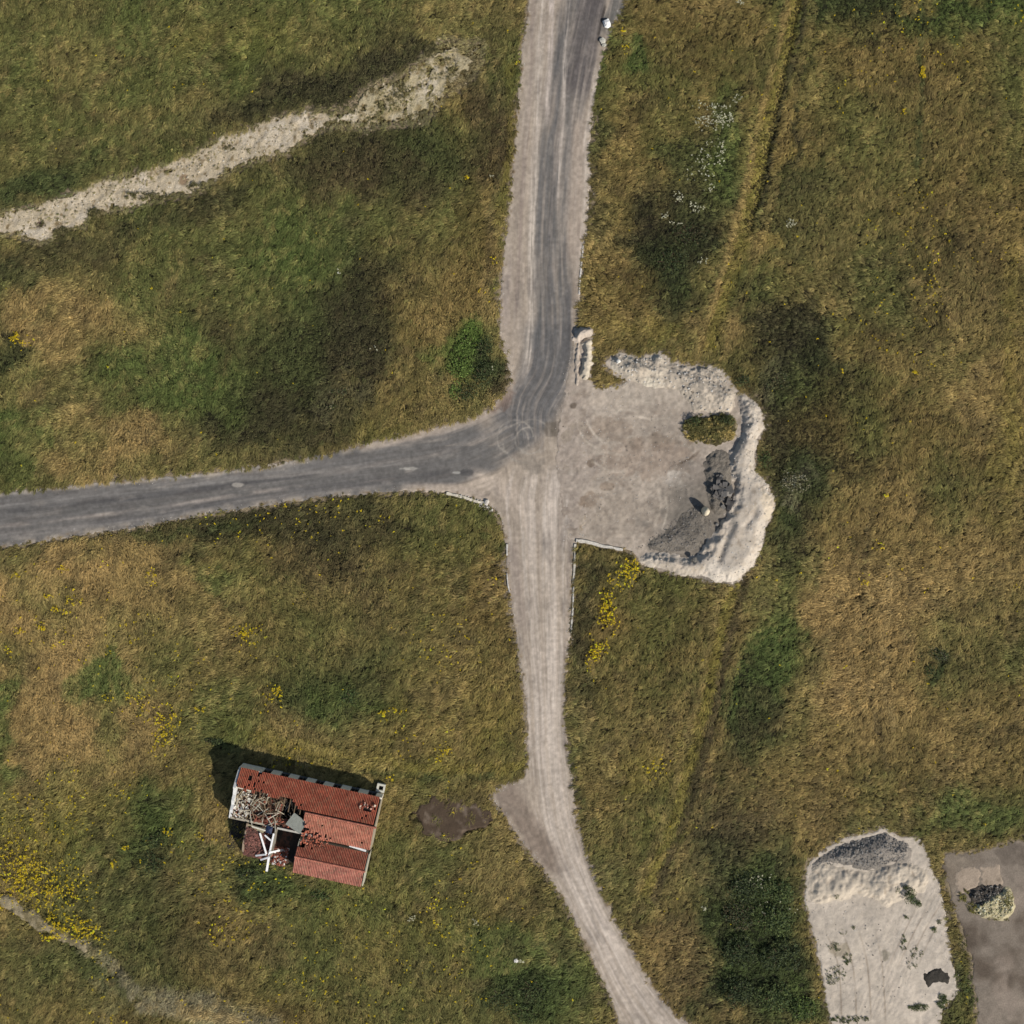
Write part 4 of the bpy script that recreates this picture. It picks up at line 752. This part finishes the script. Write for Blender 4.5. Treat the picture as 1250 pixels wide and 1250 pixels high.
# ------------------------------------------------------------------ grass, heath and flowers: instanced tufts
def var_mesh(name, build, mt):
    A = Acc(); build(A); me = bpy.data.meshes.new(name); me.from_pydata(A.v, [], A.f)
    at = me.color_attributes.new('tint', 'FLOAT_COLOR', 'POINT'); c = np.ones((len(A.v), 4)); c[:, :3] = np.array(A.c); at.data.foreach_set('color', c.ravel().astype(np.float32))
    me.materials.append(mt); me.polygons.foreach_set('use_smooth', [True] * len(me.polygons)); return bpy.data.objects.new(name, me)
def blade(A, x, y, ang, L, wd, h, lean, g):
    dx, dy = math.cos(ang), math.sin(ang); vs = []
    for s, wv, zz in ((0, .8, 0), (.4, 1, h * .85), (.8, .7, h), (1.15, .1, h * .7)):
        px_, py_ = x + dx * L * s * lean, y + dy * L * s * lean
        for e in (-1, 1): vs.append((px_ - dy * wd * wv * e / 2, py_ + dx * wd * wv * e / 2, zz))
    A.add(vs, [(0, 1, 3, 2), (2, 3, 5, 4), (4, 5, 7, 6)], (g, g, g))
def laid(sd_):
    def f(A):
        random.seed(sd_)
        for k in range(15): blade(A, random.uniform(-.16, .16), random.uniform(-.2, .2), random.gauss(0, .32), random.uniform(.45, .95), random.uniform(.035, .07), random.uniform(.1, .34), 1, random.choice((.6, .8, 1, 1.15, 1.35)))
    return f
def radial(sd_):
    def f(A):
        random.seed(sd_)
        for k in range(15): blade(A, 0, 0, random.uniform(0, 6.28), random.uniform(.2, .45), random.uniform(.03, .06), random.uniform(.2, .42), 1, random.choice((.6, .8, 1, 1.15, 1.3)))
    return f
def leafy(sd_, n=26, R=.3, hh=.32, s0=.05, s1=.1):
    def f(A):
        random.seed(sd_)
        for k in range(n):
            a = random.uniform(0, 6.28); r = R * math.sqrt(random.random()); z = hh * (1 - (r / R) ** 2 * .7) * random.uniform(.35, 1.05)
            nrm = Vector((random.gauss(0, .6), random.gauss(0, .6), 1)).normalized(); R3 = nrm.to_track_quat('Z', 'Y').to_matrix(); s = random.uniform(s0, s1)
            c = Vector((r * math.cos(a), r * math.sin(a), z)); g = random.choice((.6, .8, 1, 1.2, 1.5))
            A.add([c + R3 @ Vector(q) * s for q in ((-1, 0, 0), (0, -.6, .1), (1, 0, 0), (0, .6, .1))], [(0, 1, 2, 3)], (g, g, g))
    return f
def flower(sd_, n=6, R=.13):
    def f(A):
        random.seed(sd_)
        for k in range(n):
            a = random.uniform(0, 6.28); r = R * math.sqrt(random.random()); z = random.uniform(.42, .62); s = random.uniform(.03, .06); c = Vector((r * math.cos(a), r * math.sin(a), z))
            A.add([c + Vector((s * math.cos(q * 1.047), s * math.sin(q * 1.047), 0)) for q in range(6)] + [c + Vector((0, 0, .02))], [(q, (q + 1) % 6, 6) for q in range(6)], (1, 1, 1))
            A.add([(0, 0, 0), (.012, 0, 0), c - Vector((0, 0, .01))], [(0, 1, 2)], (.3, .4, .25))
    return f
M_leaf = leaf_mat('grass_blades', 1.0)
tufts = bpy.data.collections.new('tuft_kinds')
for i in range(3): tufts.objects.link(var_mesh('tuft_a%d' % i, laid(i), M_leaf))
for i in range(3): tufts.objects.link(var_mesh('tuft_b%d' % i, radial(10 + i), M_leaf))
for i in range(3): tufts.objects.link(var_mesh('tuft_c%d' % i, leafy(20 + i), M_leaf))
blooms = bpy.data.collections.new('bloom_kinds')
for i in range(3): blooms.objects.link(var_mesh('bloom_%d' % i, flower(30 + i), M_leaf))
def scatter(name, x, y, z, rz, scl, idx, col, coll, **kw):
    n = len(x); me = bpy.data.meshes.new(name); me.vertices.add(n); me.vertices.foreach_set('co', np.stack([x, y, z], 1).ravel().astype(np.float32))
    def at(nm, ty, arr, key): a = me.attributes.new(nm, ty, 'POINT'); a.data.foreach_set(key, np.ascontiguousarray(arr).ravel().astype(np.int32 if ty == 'INT' else np.float32))
    R = np.zeros((n, 3)); R[:, 2] = rz; at('rot', 'FLOAT_VECTOR', R, 'vector'); at('scl', 'FLOAT', scl, 'value'); at('idx', 'INT', idx, 'value')
    c = np.ones((n, 4)); c[:, :3] = col; at('col', 'FLOAT_COLOR', c, 'color'); me.update()
    o = link(name, me, **kw); g = bpy.data.node_groups.new(name, 'GeometryNodeTree')
    g.interface.new_socket('Geometry', in_out='INPUT', socket_type='NodeSocketGeometry'); g.interface.new_socket('Geometry', in_out='OUTPUT', socket_type='NodeSocketGeometry')
    N = g.nodes; L = g.links; i_ = N.new('NodeGroupInput'); o_ = N.new('NodeGroupOutput'); ip = N.new('GeometryNodeInstanceOnPoints'); ci = N.new('GeometryNodeCollectionInfo')
    ci.inputs[0].default_value = coll; ci.inputs[1].default_value = True; ci.inputs[2].default_value = True
    def na(nm, ty): q = N.new('GeometryNodeInputNamedAttribute'); q.data_type = ty; q.inputs[0].default_value = nm; return q.outputs[0]
    L.new(i_.outputs[0], ip.inputs['Points']); L.new(ci.outputs[0], ip.inputs['Instance']); ip.inputs['Pick Instance'].default_value = True
    L.new(na('idx', 'INT'), ip.inputs['Instance Index']); L.new(na('scl', 'FLOAT'), ip.inputs['Scale'])
    e = N.new('FunctionNodeEulerToRotation'); L.new(na('rot', 'FLOAT_VECTOR'), e.inputs[0]); L.new(e.outputs[0], ip.inputs['Rotation'])
    L.new(ip.outputs[0], o_.inputs[0]); o.modifiers.new('tufts', 'NODES').node_group = g; return o
KG = 2.1
sp = .21; gx = np.arange(-76, 76, sp); X, Y = np.meshgrid(gx, gx); x = X.ravel() + rng.uniform(-.5, .5, X.size) * sp * 1.6; y = Y.ravel() + rng.uniform(-.5, .5, X.size) * sp * 1.6
sd = sd_all(x, y); sdn = sd + .12 * fbm(x, y, .8, 2, 900)
keep = (sd + .42 * fbm(x, y, .9, 3, 900) + .2 * fbm(x, y, .35, 2, 903) < .1) & (rng.random(len(x)) < np.clip(1.2 + .8 * fbm(x, y, .8, 2, 907), .5, 1)) & (sdpoly(x, y, FOOT) < -.05)
sdPt = sdpoly(x, y, PATHL); keep &= ~((sdPt > 0) & (rng.random(len(x)) < .55))
sdp2 = sdpoly(x, y, PATCH); keep &= ~((sdp2 > -.1) & (rng.random(len(x)) < np.clip(.4 - 1.5 * fbm(x, y, 1.2, 4, 906) + .3 * sstep(0, .8, sdp2), .1, .97))) & ~((sd > -1.0) & (rng.random(len(x)) < .75 * sstep(-.9, 0, sd + .5 * fbm(x, y, 1.3, 3, 970))))
# weeds growing into the chalk track
e = sdpoly(x, y, CHALK); pxx = x * 10 + 625; keep &= ~((e > -.1) & (rng.random(len(x)) < .35))
weedy = (e > -.1) & (rng.random(len(x)) < np.where(pxx > 400, .62 + .3 * sstep(530, 590, pxx), .13) * np.clip(1 + fbm(x, y, 1.2, 2, 905) * 2.0, 0, 3) + .5 * sstep(.5, 0, e)); keep |= weedy; hole = (e > -.3) & (sdC(x, y) < -.02) & (rng.random(len(x)) < .8); weedy |= hole; keep |= hole
x = x[keep]; y = y[keep]; weedy = weedy[keep]; hole = hole[keep]; sd = sd[keep]
col, heath = grass_col(x, y); n = len(x); tanw = grass_col.tan
ang = np.radians(206 + 34 * sstep(8, -8, x)) + .9 * fbm(x, y, 9, 2, 910) + .5 * fbm(x, y, 2.0, 2, 915) + rng.normal(0, .3, n)
# correlated clump brightness, stretched along the lie of the grass
ca, sa = math.cos(1.05), math.sin(1.05); al = x * ca + y * sa; ac = -x * sa + y * ca
wob = fbm(x, y, 4, 2, 918) * 1.5; st = fbm((al + wob) / 1.7, (ac + wob) / .5, 1.0, 3, 920); st2 = fbm((al) / .8, (ac + wob) / .26, 1.0, 2, 930)
lev = np.exp(.20 * st + .25 * st2 + rng.normal(0, .15, n) + tanw * (.14 * st + .22 * st2)) * (1 - .0 * heath)
toT = np.clip(.45 * st + rng.normal(0, .12, n), 0, .5) * (1 - heath) * .9
cg = mixc(col, C['tan'], toT); cg = mixc(cg, C['green'], np.clip(rng.normal(-.1, .25, n), 0, .5) * .6 * (1 - .9 * tanw))
cg = mixc(cg, (176,164,134), weedy * np.where(hole, .25, np.where(rng.random(n) < .5, .1, .85)))
albedo = lin(cg) * (KG * lev)[:, None]; mxa = albedo.max(1); albedo = albedo * np.where(mxa > .42, (.42 + .5 * (mxa - .42)) / mxa, 1)[:, None]; albedo = albedo * (np.minimum(.62, albedo.max(1)) / albedo.max(1))[:, None]
h_ = rng.random(n) < np.maximum(heath * .95, .1)
idx = np.where(h_, rng.integers(6, 9, n), np.where(rng.random(n) < .68, rng.integers(0, 3, n), rng.integers(3, 6, n)))
scl = rng.uniform(.45, .9, n) * (1 + .35 * tanw) * (1 - .14 * sstep(5, 20, x)) * np.where(h_, .95, 1.0) * (1 - .25 * sstep(-.5, 0, sd)) * np.where(weedy, np.where(hole, .85, .6), 1)
z = np.where(weedy, Hlow(x, y) + .07, Hgrass(x, y, sd) - .02)
dl, _, _ = dline(x, y, TRACK); scl *= 1 - .5 * np.exp(-(dl / .5) ** 2)
scatter('meadow_grass', x, y, z, ang, scl, idx, albedo, tufts, label='rough meadow grass and heath covering the fields round the road junction', category='grass', kind='stuff')

# small weeds on sand and rubble
def weeds(name, spots, label, base=(62,70,38)):
    X = []; Y = []; Z = []; S = []
    for px, py, rx, ry, n, zf, s in spots:
        for _ in range(n):
            a = random.uniform(0, 6.28); r = math.sqrt(random.random()); xx, yy = P(px + rx * r * math.cos(a), py + ry * r * math.sin(a)); X.append(xx); Y.append(yy); Z.append(zat(xx, yy, zf)); S.append(s * random.uniform(.6, 1.2))
    n = len(X); c = lin(np.array(base)) * KG * np.exp(rng.normal(0, .25, n))[:, None]
    scatter(name, np.array(X), np.array(Y), np.array(Z), rng.uniform(0, 6.28, n), np.array(S), rng.integers(3, 9, n), c, tufts, label=label, category='weeds', kind='stuff')
weeds('yard_weeds', [(864,524,34,19,150,zish,.45),(860,526,27,14,170,zish,.8),(848,520,12,8,60,zish,1.1),(882,514,12,6,80,zish,1.1)], 'dark weeds and grass on the turf island in the gravel yard', (84,80,46))
weeds('dry_weeds', [(864,526,30,15,90,zish,.7),(888,532,10,7,40,zish,.7),(845,532,12,6,40,zish,.6)], 'dry yellow grass on the turf island in the gravel yard', (138,122,74))
weeds('lot_weeds', [(1018,1155,10,6,26,None,.4),(1035,1170,6,7,34,None,.5),(1020,1188,12,10,46,None,.45),(1015,1196,8,6,24,None,.45),(1104,1152,4,10,24,None,.45),(1120,1164,8,9,30,None,.4),(1112,1178,9,6,16,None,.35),(1141,1136,3,3,16,None,.55),(1147,1127,3,4,10,None,.45),(1041,1133,3,2,8,None,.4),(1028,1138,6,4,8,None,.35),(1107,1121,4,3,10,None,.5),(1122,1230,14,4,60,None,.55),(1035,1243,26,4,80,None,.5),(1150,1222,6,8,40,None,.7),(1021,1093,3,3,10,lambda x, y: Hlow(x, y) + .6 + 0 * x,.4),(1096,1087,3,4,10,lambda x, y: Hlow(x, y) + .5 + 0 * x,.4)], 'scattered dark green weeds sprouting from the sand lot')
weeds('pavement_weeds', [(1195,1111,12,4,40,None,.5),(1230,1098,5,10,26,lambda x, y: Hlow(x, y) + .5 + 0 * x,.5),(1176,1094,8,8,30,None,.6),(1212,1119,12,4,24,None,.5),(1186,1106,6,4,20,None,.5),(1228,1120,6,4,10,None,.5),(1178,1190,4,40,60,None,.5)], 'yellow green weeds round the lime rubble on the pavement', (92,88,42))
weeds('chalk_weeds', [(75,283,10,5,40,None,.7),(115,260,8,5,40,None,.8),(180,240,30,5,60,None,.8),(238,228,10,6,30,None,.7),(52,275,4,4,12,None,.5),(280,180,10,6,24,None,.5),(525,62,8,10,50,None,.7),(490,112,12,10,60,None,.6),(470,128,14,8,60,None,.5),(545,85,16,14,60,None,.5)], 'dark weeds rooted along the chalk track', (74,70,44))

# flowers
def flowers(name, spots, base, label, dens_fn=None, nran=0, s0=.8, s1=1.4):
    X = []; Y = []
    for px, py, rx, ry, n in spots:
        n = int(n * 1.2); r = np.sqrt(rng.random(n)) * rng.uniform(.6, 1.5, n); a = rng.uniform(0, 6.283, n); X.append((px + rx * r * np.cos(a) - 625) / 10); Y.append((625 - py - ry * r * np.sin(a)) / 10)
    X = np.concatenate(X); Y = np.concatenate(Y)
    if nran:
        a = rng.uniform(-72, 72, nran); b = rng.uniform(-72, 72, nran); k = rng.random(nran) < dens_fn(a, b); X = np.concatenate([X, a[k]]); Y = np.concatenate([Y, b[k]])
    s = sd_all(X, Y); k = (s < -.2) & (sdpoly(X, Y, FOOT) < -.3); X = X[k]; Y = Y[k]; n = len(X)
    c = lin(np.array(base)) * np.exp(rng.normal(0, .22, n))[:, None]
    scatter(name, X, Y, Hgrass(X, Y, s[k]), rng.uniform(0, 6.28, n), rng.uniform(s0, s1, n), rng.integers(0, 3, n), np.clip(c, 0, .85), blooms, label=label, category='wildflowers', kind='stuff')
YS = [(770,695,10,16,60),(755,705,14,14,40),(742,730,9,12,30),(738,750,9,14,60),(745,755,10,16,30),(725,795,8,12,40),(736,788,8,8,18),(718,812,5,8,8),(50,1078,55,28,260),(85,1128,30,14,130),(30,1060,30,26,120),(20,1040,24,36,60),(110,1140,20,10,50),(60,1143,12,4,24),(0,1104,8,8,14),(70,1100,40,25,80),(300,771,6,6,24),(302,772,18,12,20),(340,843,5,6,16),(335,850,12,14,22),(200,885,14,22,55),(196,905,14,14,26),(165,850,12,8,14),(215,880,8,8,10),(244,866,6,5,10),(468,868,4,4,14),(485,866,10,6,12),(545,915,5,5,12),(538,920,14,10,14),(22,770,8,4,12),(54,767,5,3,12),(72,742,6,5,10),(80,694,6,5,12),(60,728,5,3,10),(20,701,8,3,8),(12,795,4,6,9),(188,700,6,6,10),(192,710,12,8,8),(1126,90,3,8,26),(1102,136,3,3,9),(1115,455,3,2,12),(1027,454,4,3,5),(570,219,2,2,9),(20,413,6,6,26),(30,420,12,8,12),(800,935,14,12,24),(1082,60+370,4,4,2),(1082,605,3,3,7),(1072,668,8,5,8),(1055,710,6,4,8),(95,640,8,3,6),(85,735,12,16,22),(130,850,8,8,8),(290,1120,40,30,40),(270,1140,12,12,14),(155,1035,4,4,10),(140,1055,4,6,12),(150,960,20,20,12),(440,1130,60,40,20),(640,90,5,4,8),(632,80,3,3,3),(603,320,4,4,6),(587,357,4,3,4),(540,1135,10,8,10),(530,1110,10,40,16),(620,680,5,20,12),(762,40,4,4,8),(764,60,4,8,8),(205,1015,8,5,10),(245,1020,6,4,8),(478,948,6,4,8),(60,1000,50,40,60),(870,640+370,6,4,2),(130,690,6,4,4),(305,790,20,20,12),(180,870,30,20,26)]
def ydens(a, b):
    px = a * 10 + 625; py = 625 - b * 10; q = np.clip(fbm(a, b, 7, 3, 950) + .1, 0, 1) ** 1.5
    ne = sstep(980, 1080, px) * sstep(560, 420, py); sw = sstep(560, 640, py) * sstep(640, 560, px); se = sstep(980, 1050, px) * sstep(560, 620, py) * .35
    return np.clip(q * (ne * 1.3 + sw * 1.3 + se) + .02, 0, 1)
flowers('yellow_flowers', YS, (218,190,36), 'yellow ragwort flowers dotted through the meadow in drifts', ydens, 19000, .5, 1.1)
WS = [(870,130,20,6,26),(872,148,18,10,50),(885,145,12,8,34),(855,145,8,8,12),(880,185,6,14,26),(865,195,14,16,20),(850,200,24,20,14),(832,243,5,4,12),(828,240,10,6,10),(812,264,5,3,10),(850,256,8,6,16),(846,250,5,4,8),(825,272,6,4,6),(868,230,6,8,8),(965,273,6,4,18),(858,318,8,4,8),(862,215,14,10,8),(900,118,8,8,10),(903,5,6,4,8),(505,1118,3,3,6),(635,1172,4,3,6),(920,1075,24,8,24),(858,1108,3,2,6),(582,1122,4,5,6),(500,1120,3,3,5),(415,332,3,3,3),(600,217,3,2,4),(458,427,4,3,4),(948,1110,20,10,10),(600,600-150,3,3,2)]
flowers('white_flowers', WS, (204,200,168), 'small white flowers scattered in the green patch east of the road', None, 0, .5, .95)

# ------------------------------------------------------------------ shrubs one can tell apart
M_bush = mat('shrub_leaves', 3, .25, 0, 5, .7, spec=.25)
def bush(px, py, rx, ry, h, cols, label, n=420, name='shrub', twig=False, leaf=.09, lift=0.0, zf=None, cat='shrub'):
    x, y = P(px, py); z0 = zat(x, y, zf) - .08; t = thing(name, label, cat, (x, y, z0 + lift)); A = Acc()
    lob = [(random.uniform(-.5, .5), random.uniform(-.5, .5), random.uniform(.45, .75)) for _ in range(7)]
    for _ in range(n):
        lx, ly, lr = random.choice(lob); th = random.uniform(0, 6.28); ph = random.uniform(.0, 1.0); r = lr * random.uniform(.75, 1.05)
        c = Vector(((lx + r * math.cos(th) * math.sqrt(1 - ph * ph)) * rx / 10, (ly + r * math.sin(th) * math.sqrt(1 - ph * ph)) * ry / 10, h * (.15 + .85 * ph * r / .75 * random.uniform(.8, 1.05))))
        nrm = Vector((random.gauss(0, .6), random.gauss(0, .6), 1)).normalized(); R3 = nrm.to_track_quat('Z', 'Y').to_matrix() @ Matrix.Rotation(random.uniform(0, 6.28), 3, 'Z'); s = leaf * random.uniform(.6, 1.4)
        cc = np.array(random.choice(cols)) * random.uniform(.85, 1.2)
        A.add([c + R3 @ Vector(q) * s for q in ((-1, 0, 0), (-.2, -.5, .1), (1, 0, 0), (-.2, .5, .1))], [(0, 1, 2, 3)], cc)
    A.build('crown', M_bush, t); S = Acc()
    for k in range(6):
        a = k * 1.05; e = Vector((math.cos(a) * rx / 18, math.sin(a) * ry / 18, h * .75)); R = e.to_track_quat('X', 'Z').to_matrix(); S.box(e / 2, (e.length, .05, .05), R, (78,64,48))
    S.build('stem', M_wood, t); return t
BG = [(94,112,50),(82,100,44),(104,122,60)]; DG = [(56,66,38),(66,76,42),(46,56,32),(74,82,46)]; BR = [(70,64,42),(56,54,36),(84,74,48)]; GY = [(150,146,122),(120,114,88),(84,80,52),(96,92,60)]; MG = [(74,86,46),(62,76,42),(88,98,52)]
G1 = 'shrubs around the road junction'
bush(572,420,16,14,.8,BG, 'bright green low shrub, upper part of the fresh green clump by the junction', 620, leaf=.1)
bush(564,445,17,17,.9,BG, 'bright green low shrub, middle of the fresh green clump by the junction', 700, leaf=.1)
bush(556,474,10,14,.7,BG, 'bright green small shrub, lower end of the fresh green clump by the junction', 360, leaf=.1)
bush(590,428,14,16,1.0,DG, 'dark green shrub just right of the bright green clump', 500)
bush(588,460,20,18,1.1,DG, 'large dark green shrub between the bright clump and the road bend', 800)
bush(572,480,16,12,.8,DG, 'dark low shrub under the bright green clump', 420)
bush(1112,1094,8,10,.7,MG, 'dark green bush growing out of the white sand', 520, leaf=.08, lift=.45)
bush(1106,1083,5,4,.4,MG, 'tiny green bush just above the one in the sand', 120, leaf=.07, lift=.5)
bush(1121,1103,7,5,.45,MG, 'small green bush at the lower right of the one in the sand', 200, leaf=.07, lift=.2)
bush(1143,798,14,9,.7,DG + GY[1:2], 'isolated dark shrub in the tan grass on the right', 420)
bush(1135,818,9,9,.6,MG + DG, 'small dark green shrub below the isolated dark shrub', 260)
bush(1122,800,6,8,.5,DG, 'tiny dark shrub left of the isolated dark shrub', 120)
bush(968,588,18,17,1.0,GY, 'pale grey leaved bush in the dark heath east of the sand bank', 560, leaf=.1)
bush(950,466,16,12,.7,GY[1:] + DG, 'grey green bush in the dark heath north-east of the yard', 360)
bush(415,478,12,7,.5,GY[1:] + DG, 'pale dead bush at the south edge of the large dark patch', 170, leaf=.1)
bush(404,496,8,6,.4,GY[1:] + DG, 'small pale dead bush below the other dead bush', 90, leaf=.1)
bush(905,465,9,10,.8,DG, 'dark bush touching the north-east corner of the yard', 260)
bush(932,560,8,12,.8,MG, 'green bush against the outer side of the sand bank waist', 260)
bush(845,515,9,6,.6,DG, 'dark bush on the west half of the turf island', 220, lift=.35)
bush(884,513,12,6,.7,DG, 'dark bush on the north-east part of the turf island', 260, lift=.35)
for px, py, rx, ry, h, cl, lab in ((908,1080,26,20,1.2,DG,'dark bush at the top left of the thicket beside the sand lot'), (945,1085,24,18,1.1,MG,'green bush at the top right of the thicket beside the sand lot'), (900,1118,20,18,1.1,BR + DG,'brownish bush on the left flank of the thicket'), (938,1122,28,20,1.5,MG,'mid green bush in the centre of the thicket'), (905,1160,22,22,1.5,DG,'tall dark bush on the left of the lower thicket'), (950,1165,28,24,1.6,DG,'broad dark bush in the middle of the lower thicket'), (900,1210,24,24,1.8,DG,'tallest dark bush at the lower left of the thicket throwing a black shadow'), (945,1215,26,24,1.5,MG,'green bush at the bottom centre of the thicket'), (978,1235,16,20,1.0,BG[:2] + MG,'light green bush at the bottom right of the thicket')):
    bush(px, py, rx, ry, h, cl, lab, 950, leaf=.12)
for px, py, rx, ry, h, cl, lab in ((610,1215,24,18,.9,DG,'dark bush at the left of the green hollow at the bottom'), (648,1205,26,20,.9,DG + MG,'dark bush in the middle of the green hollow at the bottom'), (640,1236,24,14,.8,MG,'green bush at the lower edge of the green hollow'), (190,1025,18,14,.8,MG + DG,'green bush in the meadow west of the ruin'), (188,1055,18,16,.8,DG,'dark bush below the green one west of the ruin'), (308,1066,18,9,.9,DG,'dark bush against the collapsed corner of the ruin'), (392,1092,20,8,.6,MG,'green bush below the annex of the ruin'), (430,852,18,14,.6,MG,'green low bush in the meadow north of the ruin'), (815,320,24,22,.8,DG,'dark bush in the dark patch east of the northern road'), (840,285,24,20,.8,BR + DG,'brown dark bush in the dark patch below the white flowers'), (260,905,16,6,.6,DG,'dark bush on the north-west corner of the ruin shadow')):
    bush(px, py, rx, ry, h, cl, lab, 520, leaf=.1)
